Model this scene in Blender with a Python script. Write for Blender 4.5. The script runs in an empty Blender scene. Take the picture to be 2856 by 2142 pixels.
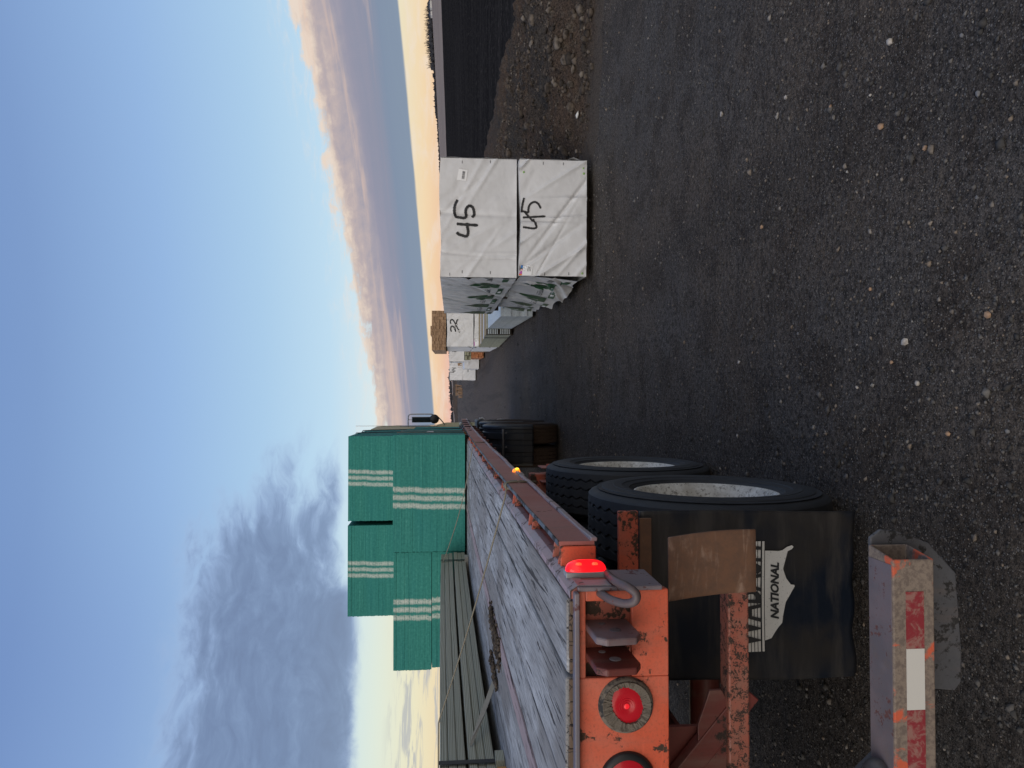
import bpy, bmesh, math, random
import numpy as np
from mathutils import Vector, Matrix, noise as mnoise

random.seed(7)
rng = np.random.default_rng(7)
R = math.radians
S = bpy.context.scene
col = S.collection

# ------------------------------------------------------------------ camera
EYE = 1.63
YAW, PITCH = R(1.13), math.atan(170 / 1980)
look = Vector((math.sin(YAW) * math.cos(PITCH), math.cos(YAW) * math.cos(PITCH), -math.sin(PITCH)))
right = Vector((math.cos(YAW), -math.sin(YAW), 0))
up = right.cross(look)
cam = bpy.data.objects.new('camera', bpy.data.cameras.new('camera'))
col.objects.link(cam)
# the phone is held on its side: the picture's right edge is the ground
cx, cy, cz = -up, right, -look
cam.matrix_world = Matrix(((cx.x, cy.x, cz.x, 0), (cx.y, cy.y, cz.y, 0), (cx.z, cy.z, cz.z, EYE), (0, 0, 0, 1)))
cam.data.sensor_width = 36
cam.data.lens = 36 * 1980 / 2856
cam.data.clip_start = .05
cam.data.clip_end = 9000
S.camera = cam


def lin(r, g, b):
    f = lambda c: (c / 255 / 12.92) if c / 255 <= .04045 else ((c / 255 + .055) / 1.055) ** 2.4
    return (f(r), f(g), f(b), 1)


# ------------------------------------------------------------------ node helper
class NT:
    def __init__(s, tree):
        s.t = tree; s.n = tree.nodes; s.l = tree.links

    def node(s, typ, **kw):
        n = s.n.new(typ)
        for k, v in kw.items():
            setattr(n, k, v)
        return n

    def put(s, sock, v):
        if v is None:
            return
        if hasattr(v, 'links') or isinstance(v, bpy.types.NodeSocket):
            s.l.new(v, sock)
        else:
            if sock.type == 'RGBA' and not hasattr(v, '__len__'):
                v = (v, v, v, 1)
            if sock.type == 'RGBA' and len(v) == 3:
                v = (*v, 1)
            sock.default_value = v

    def m(s, op, a, b=None, c=None, clamp=False):
        n = s.node('ShaderNodeMath', operation=op, use_clamp=clamp)
        s.put(n.inputs[0], a); s.put(n.inputs[1], b); s.put(n.inputs[2], c)
        return n.outputs[0]

    def sep(s, v):
        n = s.node('ShaderNodeSeparateXYZ'); s.put(n.inputs[0], v); return n.outputs

    def comb(s, x, y, z):
        n = s.node('ShaderNodeCombineXYZ')
        for i, v in enumerate((x, y, z)):
            s.put(n.inputs[i], v)
        return n.outputs[0]

    def scale(s, v, xyz, loc=(0, 0, 0)):
        n = s.node('ShaderNodeMapping'); s.put(n.inputs['Vector'], v)
        s.put(n.inputs['Scale'], xyz); s.put(n.inputs['Location'], loc); return n.outputs[0]

    def noise(s, v, sc=5, det=4, rough=.55, dist=0, col=False):
        n = s.node('ShaderNodeTexNoise'); s.put(n.inputs['Vector'], v)
        s.put(n.inputs['Scale'], sc); s.put(n.inputs['Detail'], det); s.put(n.inputs['Roughness'], rough); s.put(n.inputs['Distortion'], dist)
        return n.outputs['Color' if col else 'Fac']

    def voro(s, v, sc=5, feature='F1', out='Distance', rand=1):
        n = s.node('ShaderNodeTexVoronoi', feature=feature); s.put(n.inputs['Vector'], v)
        s.put(n.inputs['Scale'], sc); s.put(n.inputs['Randomness'], rand); return n.outputs[out]

    def wave(s, v, sc=5, dist=2, det=2, dsc=1, direction='X', prof='SIN'):
        n = s.node('ShaderNodeTexWave', bands_direction=direction, wave_profile=prof); s.put(n.inputs['Vector'], v)
        s.put(n.inputs['Scale'], sc); s.put(n.inputs['Distortion'], dist); s.put(n.inputs['Detail'], det); s.put(n.inputs['Detail Scale'], dsc)
        return n.outputs['Fac']

    def ss(s, v, a, b, lo=0, hi=1):
        n = s.node('ShaderNodeMapRange', interpolation_type='SMOOTHSTEP'); s.put(n.inputs['Value'], v)
        for k, x in (('From Min', a), ('From Max', b), ('To Min', lo), ('To Max', hi)):
            s.put(n.inputs[k], x)
        return n.outputs['Result']

    def lr(s, v, a, b, lo=0, hi=1):
        n = s.node('ShaderNodeMapRange'); s.put(n.inputs['Value'], v)
        for k, x in (('From Min', a), ('From Max', b), ('To Min', lo), ('To Max', hi)):
            s.put(n.inputs[k], x)
        return n.outputs['Result']

    def mix(s, f, a, b, mode='MIX'):
        n = s.node('ShaderNodeMix', data_type='RGBA', blend_type=mode)
        s.put(n.inputs[0], f); s.put(n.inputs[6], a); s.put(n.inputs[7], b); return n.outputs[2]

    def ramp(s, v, stops, interp='LINEAR'):
        n = s.node('ShaderNodeValToRGB'); r = n.color_ramp; r.interpolation = interp
        while len(r.elements) < len(stops):
            r.elements.new(.5)
        for e, (p, c) in zip(r.elements, stops):
            e.position = p; e.color = c if len(c) == 4 else (*c, 1)
        s.put(n.inputs[0], v); return n.outputs[0]

    def bump(s, h, st=.3, d=.01, nrm=None):
        n = s.node('ShaderNodeBump'); s.put(n.inputs['Height'], h); s.put(n.inputs['Strength'], st); s.put(n.inputs['Distance'], d)
        if nrm is not None:
            s.put(n.inputs['Normal'], nrm)
        return n.outputs[0]

    def obj(s):
        return s.node('ShaderNodeTexCoord').outputs['Object']

    def pos(s):
        return s.node('ShaderNodeNewGeometry').outputs['Position']

    def rand(s):
        return s.node('ShaderNodeObjectInfo').outputs['Random']

    def island(s):
        return s.node('ShaderNodeNewGeometry').outputs['Random Per Island']

    def add(s, a, b):
        n = s.node('ShaderNodeVectorMath', operation='ADD'); s.put(n.inputs[0], a); s.put(n.inputs[1], b); return n.outputs[0]


def material(name, fn, rough=.7, metal=0, spec=None):
    m = bpy.data.materials.new(name); m.use_nodes = True
    t = NT(m.node_tree); b = m.node_tree.nodes['Principled BSDF']
    b.inputs['Roughness'].default_value = rough
    b.inputs['Metallic'].default_value = metal
    if spec is not None:
        b.inputs['Specular IOR Level'].default_value = spec
    r = fn(t)
    if not isinstance(r, dict):
        r = {'Base Color': r}
    for k, v in r.items():
        t.put(b.inputs[k], v)
    return m


# ------------------------------------------------------------------ sky and sun
W = bpy.data.worlds.new('World'); S.world = W; W.use_nodes = True
t = NT(W.node_tree)
bg = W.node_tree.nodes['Background']
dirv = t.node('ShaderNodeTexCoord').outputs['Generated']
dx, dy, dz = t.sep(dirv)
el = t.m('MULTIPLY', t.m('ARCSINE', dz), 57.29578)
az = t.m('MULTIPLY', t.m('ARCTAN2', dx, dy), 57.29578)
f90 = t.m('DIVIDE', el, 90, clamp=True)
clear_east = t.ramp(f90, [(0, lin(234, 186, 172)), (.010, lin(241, 203, 168)), (.022, lin(244, 217, 178)), (.040, lin(238, 226, 196)),
                          (.068, lin(218, 234, 238)), (.105, lin(192, 222, 242)), (.16, lin(172, 206, 236)), (.235, lin(150, 184, 227)),
                          (.32, lin(127, 158, 206)), (.45, lin(104, 137, 194)), (.7, lin(86, 117, 176)), (1, lin(78, 108, 168))])
clear_west = t.ramp(f90, [(0, lin(236, 208, 178)), (.012, lin(240, 222, 184)), (.03, lin(238, 232, 200)), (.06, lin(226, 236, 222)),
                          (.09, lin(208, 231, 238)), (.13, lin(178, 209, 236)), (.18, lin(158, 190, 227)), (.25, lin(136, 167, 214)),
                          (.32, lin(119, 149, 200)), (.45, lin(100, 132, 190)), (.7, lin(86, 117, 176)), (1, lin(78, 108, 168))])
sky = t.mix(t.ss(az, -4, -22), clear_east, clear_west)
glow = t.ramp(f90, [(0, (1.2, .90, .68, 1)), (.06, (1.1, .92, .76, 1)), (.2, (.84, .80, .77, 1)), (.4, (.50, .54, .60, 1)), (.7, (.24, .30, .43, 1)), (1, (.12, .19, .39, 1))])
sky = t.mix(t.ss(t.m('ABSOLUTE', t.m('SUBTRACT', t.m('ABSOLUTE', az), 180)), 115, 45), sky, glow)
nish = t.node('ShaderNodeTexSky', sky_type='NISHITA', sun_disc=False, sun_elevation=R(9), sun_rotation=R(205))
sky = t.mix(.97, t.mix(1, nish.outputs[0], (.06, .06, .06), 'MULTIPLY'), sky)
# ---- long cloud bank over the horizon
n_big = t.noise(t.comb(t.m('MULTIPLY', az, .06), t.m('MULTIPLY', el, .55), 3.1), 1.0, 6, .62, .6)
n_fine = t.noise(t.comb(t.m('MULTIPLY', az, .35), t.m('MULTIPLY', el, 1.5), 9.3), 1.0, 6, .65, .4)
n_str = t.noise(t.comb(t.m('MULTIPLY', az, .05), t.m('MULTIPLY', t.m('SUBTRACT', el, t.m('MULTIPLY', az, .10)), .85), 5.7), 1.0, 5, .55, .5)
lowe = t.m('MULTIPLY_ADD', t.m('MINIMUM', az, 60), .078, 1.42)
lowe = t.m('ADD', lowe, t.m('MULTIPLY', t.m('SUBTRACT', n_str, .5), .35))
hie = t.m('MULTIPLY_ADD', t.m('MINIMUM', az, 30), .17, 6.15)
n_puff = t.noise(t.comb(t.m('MULTIPLY', az, .75), t.m('MULTIPLY', el, 1.15), 4.2), 1.0, 7, .6, .3)
hin = t.m('ADD', t.m('MULTIPLY', t.m('SUBTRACT', n_big, .5), 2.0), t.m('ADD', t.m('MULTIPLY', t.m('SUBTRACT', n_fine, .5), 1.2), t.m('MULTIPLY', t.m('SUBTRACT', n_puff, .5), 2.5)))
dlow = t.m('SUBTRACT', el, lowe)
dhi = t.m('SUBTRACT', t.m('ADD', hie, hin), el)
bank = t.m('MULTIPLY', t.ss(dlow, -.05, .12), t.ss(dhi, -.2, .55))
bank = t.m('MULTIPLY', bank, t.ss(az, -15, -8))
bank = t.m('MULTIPLY', bank, t.ss(az, 95, 60))
hrel = t.m('DIVIDE', dlow, t.m('SUBTRACT', hie, lowe))
bcol = t.ramp(t.m('ADD', hrel, t.m('ADD', t.m('MULTIPLY', t.m('SUBTRACT', n_str, .5), .45), t.m('MULTIPLY', t.m('SUBTRACT', n_puff, .5), t.ss(hrel, .3, 1, .05, .55)))),
              [(0, lin(134, 150, 170)), (.20, lin(131, 146, 168)), (.36, lin(143, 147, 166)), (.52, lin(152, 151, 168)), (.66, lin(168, 162, 172)),
               (.80, lin(190, 176, 176)), (.93, lin(222, 205, 192)), (1, lin(232, 216, 202))])
bcol = t.mix(t.m('MULTIPLY', t.ss(n_str, .54, .70), t.ss(hrel, .1, .4, 0, .55)), bcol, lin(226, 196, 178))
# wispy veil just above the bank
veil = t.m('MULTIPLY', t.ss(dhi, -2.2, .2), t.ss(n_fine, .42, .75, 0, .55))
veil = t.m('MULTIPLY', veil, t.m('MULTIPLY', t.ss(az, -14, -7), t.ss(az, 95, 60)))
sky = t.mix(veil, sky, lin(238, 226, 216))
sky = t.mix(bank, sky, bcol)
# ---- grey cloud higher up towards the west
warp = t.noise(t.comb(t.m('MULTIPLY', az, .11), t.m('MULTIPLY', el, .16), 8.2), 1.0, 3, .5, 0, True)
wx, wy, wz = t.sep(warp)
waz = t.m('ADD', az, t.m('MULTIPLY', t.m('SUBTRACT', wx, .5), 9)); wel = t.m('ADD', el, t.m('MULTIPLY', t.m('SUBTRACT', wy, .5), 5))
g1 = t.noise(t.comb(t.m('MULTIPLY', waz, .17), t.m('MULTIPLY', wel, .40), 1.7), 1.0, 8, .56, .2)
g2 = t.noise(t.comb(t.m('MULTIPLY', waz, .55), t.m('MULTIPLY', wel, 1.25), 6.1), 1.0, 7, .62, .2)
gl = t.m('MULTIPLY_ADD', t.ss(az, -9, -19), -1.4, 7.9)
top = t.m('MULTIPLY_ADD', t.ss(az, 2, -12), 6.5, 13.0)
vert = t.m('MULTIPLY', t.ss(el, t.m('SUBTRACT', gl, 1.0), t.m('ADD', gl, 1.8)), t.ss(el, t.m('ADD', top, 2.8), t.m('SUBTRACT', top, 4.0)))
horiz = t.m('MULTIPLY', t.ss(az, 4.0, -17), t.ss(az, -115, -70))
body = t.m('MULTIPLY', vert, horiz)
dens = t.m('ADD', t.m('MULTIPLY', body, 1.35), t.m('ADD', t.m('MULTIPLY', t.m('SUBTRACT', g1, .5), 1.75), t.m('MULTIPLY', t.m('SUBTRACT', g2, .5), .6)))
gm = t.m('MULTIPLY', t.ss(dens, .20, 1.05), t.ss(body, .03, .30))
gcol = t.ramp(t.m('ADD', t.m('MULTIPLY', t.ss(dens, .3, 1.5), .85), t.m('MULTIPLY', t.m('SUBTRACT', g2, .5), .40)),
              [(0, lin(168, 190, 222)), (.3, lin(141, 163, 200)), (.6, lin(124, 145, 180)), (.85, lin(113, 132, 167)), (1, lin(106, 122, 155))])
sky = t.mix(t.m('MULTIPLY', gm, .90), sky, gcol)
# ---- small broken streaks low in the west
s1 = t.noise(t.comb(t.m('MULTIPLY', az, .22), t.m('MULTIPLY', el, 2.2), 2.9), 1.0, 5, .6, .6)
sm = t.m('MULTIPLY', t.m('MULTIPLY', t.ss(s1, .50, .62), t.m('MULTIPLY', t.ss(el, .3, 1.0), t.ss(el, 5.2, 3.2))), t.m('MULTIPLY', t.ss(az, -17, -21), t.ss(az, -90, -60)))
sky = t.mix(t.m('MULTIPLY', sm, .75), sky, lin(176, 180, 186))
sky = t.mix(t.ss(el, -.2, -1.0), sky, (.06, .055, .05, 1))
t.put(bg.inputs['Color'], sky)
bg.inputs['Strength'].default_value = 1.0

sun = bpy.data.objects.new('sun', bpy.data.lights.new('sun', 'SUN'))
col.objects.link(sun)
sun.data.energy = 1.35
sun.data.angle = R(50)
sun.data.color = (1, .955, .90)
sun.rotation_euler = Vector((-.40, -.72, .60)).to_track_quat('Z', 'Y').to_euler()

vs = S.view_settings
S.display_settings.display_device = 'sRGB'
vs.view_transform = 'Standard'; vs.look = 'None'; vs.gamma = 1; vs.use_curve_mapping = False; vs.exposure = 0

# ------------------------------------------------------------------ mesh builder
ORIGIN = {}


class MB:
    def __init__(s):
        s.v = []; s.f = []; s.mi = []

    def raw(s, vs_, fs, mi=0):
        o = len(s.v)
        s.v += [tuple(p) for p in vs_]
        s.f += [tuple(i + o for i in q) for q in fs]
        s.mi += [mi] * len(fs)
        return s

    def box(s, x0, x1, y0, y1, z0, z1, mi=0):
        p = [(x0, y0, z0), (x1, y0, z0), (x1, y1, z0), (x0, y1, z0), (x0, y0, z1), (x1, y0, z1), (x1, y1, z1), (x0, y1, z1)]
        return s.raw(p, [(3, 2, 1, 0), (4, 5, 6, 7), (0, 1, 5, 4), (1, 2, 6, 5), (2, 3, 7, 6), (3, 0, 4, 7)], mi)

    def obox(s, c, ex, ey, ez, mi=0):
        c, ex, ey, ez = map(Vector, (c, ex, ey, ez))
        p = [c + a * ex + b * ey + d * ez for d in (-1, 1) for b in (-1, 1) for a in (-1, 1)]
        return s.raw(p, [(0, 2, 3, 1), (4, 5, 7, 6), (0, 1, 5, 4), (1, 3, 7, 5), (3, 2, 6, 7), (2, 0, 4, 6)], mi)

    def prism(s, poly, axis, a0, a1, mi=0):
        """poly: 2-D outline; axis: the extrusion axis index"""
        n = len(poly)
        def pt(q, a):
            p = [0, 0, 0]; o = [i for i in range(3) if i != axis]
            p[o[0]], p[o[1]], p[axis] = q[0], q[1], a
            return p
        vv = [pt(q, a0) for q in poly] + [pt(q, a1) for q in poly]
        ff = [(i, (i + 1) % n, n + (i + 1) % n, n + i) for i in range(n)]
        ff += [tuple(range(n))[::-1], tuple(range(n, 2 * n))]
        return s.raw(vv, ff, mi)

    def tube(s, pts, r, n=8, closed=False, mi=0, caps=True):
        pts = [Vector(p) for p in pts]; m = len(pts); rings = []
        prev = None
        for i, p in enumerate(pts):
            a = pts[(i - 1) % m] if (closed or i) else p
            b = pts[(i + 1) % m] if (closed or i < m - 1) else p
            d = (b - a).normalized()
            ref = prev if prev is not None else (Vector((0, 0, 1)) if abs(d.z) < .9 else Vector((1, 0, 0)))
            u_ = (ref - d * ref.dot(d)).normalized(); w_ = d.cross(u_); prev = u_
            rr = r[i] if hasattr(r, '__len__') else r
            rings.append([p + rr * (math.cos(2 * math.pi * k / n) * u_ + math.sin(2 * math.pi * k / n) * w_) for k in range(n)])
        vv = [q for g in rings for q in g]; ff = []
        for i in range(m if closed else m - 1):
            j = (i + 1) % m
            ff += [(i * n + k, i * n + (k + 1) % n, j * n + (k + 1) % n, j * n + k) for k in range(n)]
        if caps and not closed:
            ff += [tuple(range(n))[::-1], tuple((m - 1) * n + k for k in range(n))]
        return s.raw(vv, ff, mi)

    def lathe(s, prof, c, n=48, axis=0, mi=0, closed=False):
        """prof: list of (radius, along axis)"""
        vv = []; m = len(prof)
        o = [i for i in range(3) if i != axis]
        for (r_, a) in prof:
            for k in range(n):
                th = 2 * math.pi * k / n; p = [0, 0, 0]
                p[axis] = c[axis] + a; p[o[0]] = c[o[0]] + r_ * math.cos(th); p[o[1]] = c[o[1]] + r_ * math.sin(th)
                vv.append(p)
        ff = []
        for i in range(m if closed else m - 1):
            j = (i + 1) % m
            ff += [(i * n + k, i * n + (k + 1) % n, j * n + (k + 1) % n, j * n + k) for k in range(n)]
        return s.raw(vv, ff, mi)

    def grid(s, fn, nu, nv, mi=0):
        vv = [fn(i / nu, j / nv) for j in range(nv + 1) for i in range(nu + 1)]
        w = nu + 1
        ff = [(j * w + i, j * w + i + 1, (j + 1) * w + i + 1, (j + 1) * w + i) for j in range(nv) for i in range(nu)]
        return s.raw(vv, ff, mi)

    def map(s, fn):
        s.v = [tuple(fn(*p)) for p in s.v]; return s

    def build(s, name, mats, parent=None, local=False, smooth=None, bevel=0, seg=2, loc=None, fix=True):
        me = bpy.data.meshes.new(name)
        off = ORIGIN.get(parent.name, (0, 0, 0)) if (parent is not None and not local) else (0, 0, 0)
        if loc is not None:
            off = loc
        vv = [(p[0] - off[0], p[1] - off[1], p[2] - off[2]) for p in s.v]
        me.from_pydata(vv, [], s.f)
        if not isinstance(mats, (list, tuple)):
            mats = [mats]
        for m_ in mats:
            me.materials.append(m_)
        if len(mats) > 1:
            me.polygons.foreach_set('material_index', s.mi)
        me.update()
        if fix and len(s.f) < 20000:
            bm = bmesh.new(); bm.from_mesh(me); bmesh.ops.recalc_face_normals(bm, faces=bm.faces); bm.to_mesh(me); bm.free()
        if smooth is not None:
            me.shade_smooth()
            if smooth < 180:
                me.set_sharp_from_angle(angle=R(smooth))
        o = bpy.data.objects.new(name, me); col.objects.link(o)
        if parent is not None:
            o.parent = parent
            ORIGIN[o.name] = off if not local else (0, 0, 0)
        elif loc is not None:
            o.location = loc; ORIGIN[o.name] = loc
        if bevel:
            b = o.modifiers.new('bevel', 'BEVEL'); b.width = bevel; b.segments = seg; b.limit_method = 'ANGLE'; b.angle_limit = R(40)
        return o


def tag(o, label, cat, group=None, kind=None):
    if label: o['label'] = label
    if cat: o['category'] = cat
    if group: o['group'] = group
    if kind: o['kind'] = kind
    return o


def thing(name, label, cat, loc, rotz=0, group=None):
    o = bpy.data.objects.new(name, None); col.objects.link(o); o.empty_display_size = .2
    o.location = loc; o.rotation_euler = (0, 0, rotz); ORIGIN[o.name] = tuple(loc)
    return tag(o, label, cat, group)


def structure(o):
    o['kind'] = 'structure'; return o


def link_copy(o, parent=None, loc=None):
    c = o.copy(); col.objects.link(c)
    if parent is not None: c.parent = parent
    if loc is not None: c.location = loc
    return c


# ------------------------------------------------------------------ materials
def m_yard(t):
    p = t.pos(); px_, py_, pz_ = t.sep(p)
    a = t.noise(p, .55, 5, .6); b = t.noise(p, 2.6, 6, .62); c = t.noise(p, 38, 5, .75); d = t.noise(p, 150, 3, .7)
    base = t.mix(t.ss(a, .40, .60), (.150, .121, .098), (.142, .126, .114))
    base = t.mix(t.ss(b, .47, .62, 0, .75), base, (.080, .063, .052))
    base = t.mix(t.ss(t.noise(p, 7, 5, .65), .52, .75, 0, .5), base, (.165, .141, .120))
    base = t.mix(t.ss(py_, 7, 32, 0, .9), base, (.175, .138, .116))
    tracks = t.noise(t.comb(t.m('MULTIPLY', px_, 1.5), t.m('MULTIPLY', py_, .05), 0), 1.0, 5, .62, .3)
    base = t.mix(t.ss(tracks, .47, .60, 0, .55), base, (.086, .073, .064))
    base = t.mix(t.ss(c, .36, .60, .75, 0), base, (.022, .0195, .018))
    base = t.mix(t.ss(d, .36, .56, .72, 0), base, (.015, .014, .0135))
    v = t.node('ShaderNodeTexVoronoi'); t.put(v.inputs['Vector'], p); v.inputs['Scale'].default_value = 62
    rnd = t.sep(v.outputs['Color'])
    sp = t.m('MULTIPLY', t.ss(v.outputs['Distance'], .36, .24), t.ss(rnd[0], .60, .72))
    base = t.mix(t.m('MULTIPLY', sp, .8), base, t.mix(rnd[1], (.10, .094, .090), (.25, .23, .21)))
    v2 = t.node('ShaderNodeTexVoronoi'); t.put(v2.inputs['Vector'], p); v2.inputs['Scale'].default_value = 135
    r2 = t.sep(v2.outputs['Color'])
    sp2 = t.m('MULTIPLY', t.ss(v2.outputs['Distance'], .38, .24), t.ss(r2[0], .68, .78))
    base = t.mix(t.m('MULTIPLY', sp2, .8), base, t.mix(r2[1], (.11, .104, .10), (.33, .31, .28)))
    h = t.m('ADD', t.m('MULTIPLY', t.noise(p, 22, 6, .72), 1.0), t.m('MULTIPLY', sp, .4))
    nb = t.bump(d, .6, .006, t.bump(h, .9, .03, t.bump(t.noise(p, 4.5, 4, .6), .5, .10)))
    return {'Base Color': base, 'Normal': nb, 'Roughness': t.ss(c, .2, .8, .95, .75)}


M_yard = material('packed_gravel', m_yard, .95, spec=.04)


def m_pebble(t):
    r = t.island()
    c = t.ramp(r, [(0, (.055, .050, .046)), (.40, (.10, .093, .087)), (.68, (.165, .152, .142)), (.86, (.25, .23, .21)), (.95, (.34, .26, .19)), (1, (.46, .43, .39))])
    return {'Base Color': t.mix(t.noise(t.pos(), 90, 3), c, (.04, .04, .04))}


M_pebble = material('pebble_stone', m_pebble, .9, spec=.1)
STONES = {}
for k_, (a_, b_) in dict(tan=((.40, .25, .15), (.22, .14, .09)), grey=((.17, .165, .165), (.10, .10, .10)), pale=((.44, .40, .35), (.25, .22, .19))).items():
    STONES[k_] = material(k_ + '_stone', (lambda aa, bb: lambda t: t.mix(t.ss(t.noise(t.obj(), 60, 4), .35, .7), aa, bb))(a_, b_), .85)


def m_dirt(t):
    p = t.pos()
    a = t.noise(p, .9, 6, .6); b = t.noise(p, 6, 6, .65); c = t.noise(p, 35, 4, .7)
    base = t.mix(t.ss(a, .36, .62), (.090, .078, .068), (.14, .098, .072))
    base = t.mix(t.ss(b, .50, .72), base, (.16, .135, .11))
    base = t.mix(t.ss(c, .3, .62, .75, 0), base, (.016, .014, .013))
    base = t.mix(t.ss(t.m('ADD', t.sep(p)[2], t.m('MULTIPLY', t.m('SUBTRACT', b, .5), .16)), .015, .10), (.115, .097, .083), base)
    nb = t.bump(c, 1, .04, t.bump(b, 1, .14))
    return {'Base Color': base, 'Normal': nb}


M_dirt = material('rough_dirt', m_dirt, 1, spec=.03)
M_clod = material('dirt_clod', lambda t: {'Base Color': t.mix(t.ss(t.noise(t.pos(), 12, 4), .35, .7), t.ramp(t.island(), [(0, (.050, .044, .039)), (.5, (.105, .083, .066)), (.85, (.15, .122, .098)), (1, (.21, .18, .15))]), (.035, .03, .027)), 'Normal': t.bump(t.noise(t.pos(), 40, 4), .6, .02)}, 1, spec=.03)


def m_field(t):
    p = t.pos(); x, y, z = t.sep(p)
    a = t.noise(t.comb(t.m('MULTIPLY', x, .05), t.m('MULTIPLY', y, .9), 0), 1, 5, .65)
    b = t.noise(p, 4, 5, .7)
    base = t.mix(t.ss(a, .4, .68), (.0145, .0135, .0135), (.028, .0255, .0245))
    base = t.mix(t.ss(b, .54, .68, 0, .9), base, (.075, .067, .060))
    base = t.mix(t.ss(t.noise(p, 14, 4, .7), .60, .72), base, (.12, .11, .10))
    return {'Base Color': base, 'Normal': t.bump(b, .8, .06)}


M_field = material('black_soil', m_field, 1, spec=.0)


def m_tan(t):
    p = t.pos(); x, y, z = t.sep(p)
    r_ = t.m('SQRT', t.m('ADD', t.m('MULTIPLY', x, x), t.m('MULTIPLY', y, y)))
    a = t.noise(t.comb(t.m('MULTIPLY', r_, .02), 0, 0), 1, 4, .6); b = t.noise(p, .03, 5, .6)
    base = t.mix(t.ss(a, .35, .65), (.24, .18, .145), (.31, .24, .195))
    return t.mix(t.ss(b, .45, .7, 0, .5), base, (.17, .14, .12))


M_tan = material('stubble_field', m_tan, .95, spec=.1)
M_tree = material('far_tree_dark', lambda t: t.mix(t.noise(t.pos(), .5, 3), (.035, .037, .045), (.055, .055, .060)), 1, spec=0)


def m_paint(base, worn, rust, amt=.5, sc=9, vert=False):
    def fn(t):
        p = t.obj()
        n1 = t.noise(p, sc, 6, .65, .4); n2 = t.noise(p, sc * 5, 5, .7); n3 = t.noise(p, sc * .45, 4, .6)
        c = t.mix(t.ss(n3, .35, .68), base, worn)
        c = t.mix(t.ss(t.noise(p, sc * 14, 3, .7), .45, .8, 0, .35), c, rust)
        c = t.mix(t.ss(t.noise(t.scale(p, (11, 11, 1.6)), 1.0, 5, .65, .3), .50, .74, 0, .42), c, (.20, .145, .115))
        c = t.mix(t.ss(t.noise(t.scale(p, (2, 2, 40)), 1.5, 4, .7), .60, .70, 0, .3), c, tuple(min(1, q * 1.25 + .03) for q in base))
        chip = t.ss(t.m('ADD', t.m('MULTIPLY', n1, .7), t.m('MULTIPLY', n2, .45)), .74 - amt * .2, .79 - amt * .2)
        c = t.mix(chip, c, t.mix(n2, rust, tuple(q * .45 for q in rust[:3])))
        return {'Base Color': c, 'Roughness': t.lr(chip, 0, 1, .48, .9), 'Normal': t.bump(t.m('SUBTRACT', t.m('MULTIPLY', n2, .15), chip), .35, .003)}
    return fn


RUST = (.085, .052, .034)
M_orange = material('orange_paint', m_paint((.64, .105, .045), (.62, .17, .105), RUST, .57, 9), .5)
M_orange_worn = material('orange_paint_chipped', m_paint((.52, .10, .05), (.40, .13, .09), RUST, .85, 10), .6)
M_pinkred = material('faded_red_paint', m_paint((.32, .085, .066), (.36, .15, .13), (.09, .065, .055), .28, 6), .55)
M_pink = material('worn_pink_steel', m_paint((.38, .25, .245), (.27, .24, .255), (.17, .13, .12), .6, 12), .6)
M_redframe = material('dark_red_frame', m_paint((.16, .030, .024), (.12, .035, .028), (.045, .03, .024), .4, 6), .6)
M_mauve = material('scuffed_mauve_steel', m_paint((.20, .165, .18), (.145, .135, .155), (.20, .085, .08), .45, 14), .6)
M_steel = material('scuffed_grey_steel', m_paint((.062, .064, .073), (.095, .097, .106), (.035, .033, .032), .75, 8), .65)
M_lug = material('scraped_red_grey_lug', m_paint((.13, .075, .075), (.17, .14, .15), (.24, .06, .05), .55, 15), .6)
M_hook = material('worn_dark_red_bar', m_paint((.085, .070, .072), (.12, .095, .10), (.26, .075, .055), .35, 16), .6)
M_speck = material('rust_speckled_red', m_paint((.40, .115, .075), (.34, .14, .10), (.075, .048, .038), .80, 55), .7)
M_rust = material('rusty_plate', lambda t: (lambda p: {'Base Color': t.mix(t.ss(t.noise(p, 30, 5, .7), .3, .72), t.mix(t.ss(t.noise(t.scale(p, (3, 3, 14)), 2.0, 5, .6, 1.2), .5, .72), (.165, .082, .046), (.30, .20, .145)), (.12, .066, .042)), 'Normal': t.bump(t.noise(p, 90, 4, .7), .25, .003)})(t.obj()), .8)
M_bumper = material('bumper_paint', lambda t: (lambda p: (lambda n, n2: {'Base Color': t.mix(t.ss(n, .37, .43), (.58, .11, .05), t.mix(t.ss(n2, .4, .62), (.235, .185, .145), (.15, .115, .095))), 'Normal': t.bump(n2, .4, .004)})(t.noise(p, 8, 6, .65, .5), t.noise(p, 70, 4, .75)))(t.obj()), .8)
M_tape_red = material('red_tape', lambda t: t.mix(t.ss(t.noise(t.obj(), 24, 6, .75, .6), .46, .58), (.25, .03, .038), (.30, .15, .125)), .45)
M_tape_white = material('white_tape', lambda t: t.mix(t.ss(t.noise(t.obj(), 14, 6, .7, .4), .60, .66), (.62, .60, .55), (.30, .2, .14)), .5)
M_sticker = material('grey_sticker', lambda t: t.mix(t.noise(t.obj(), 40, 4), (.24, .24, .24), (.36, .35, .35)), .5)


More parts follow.
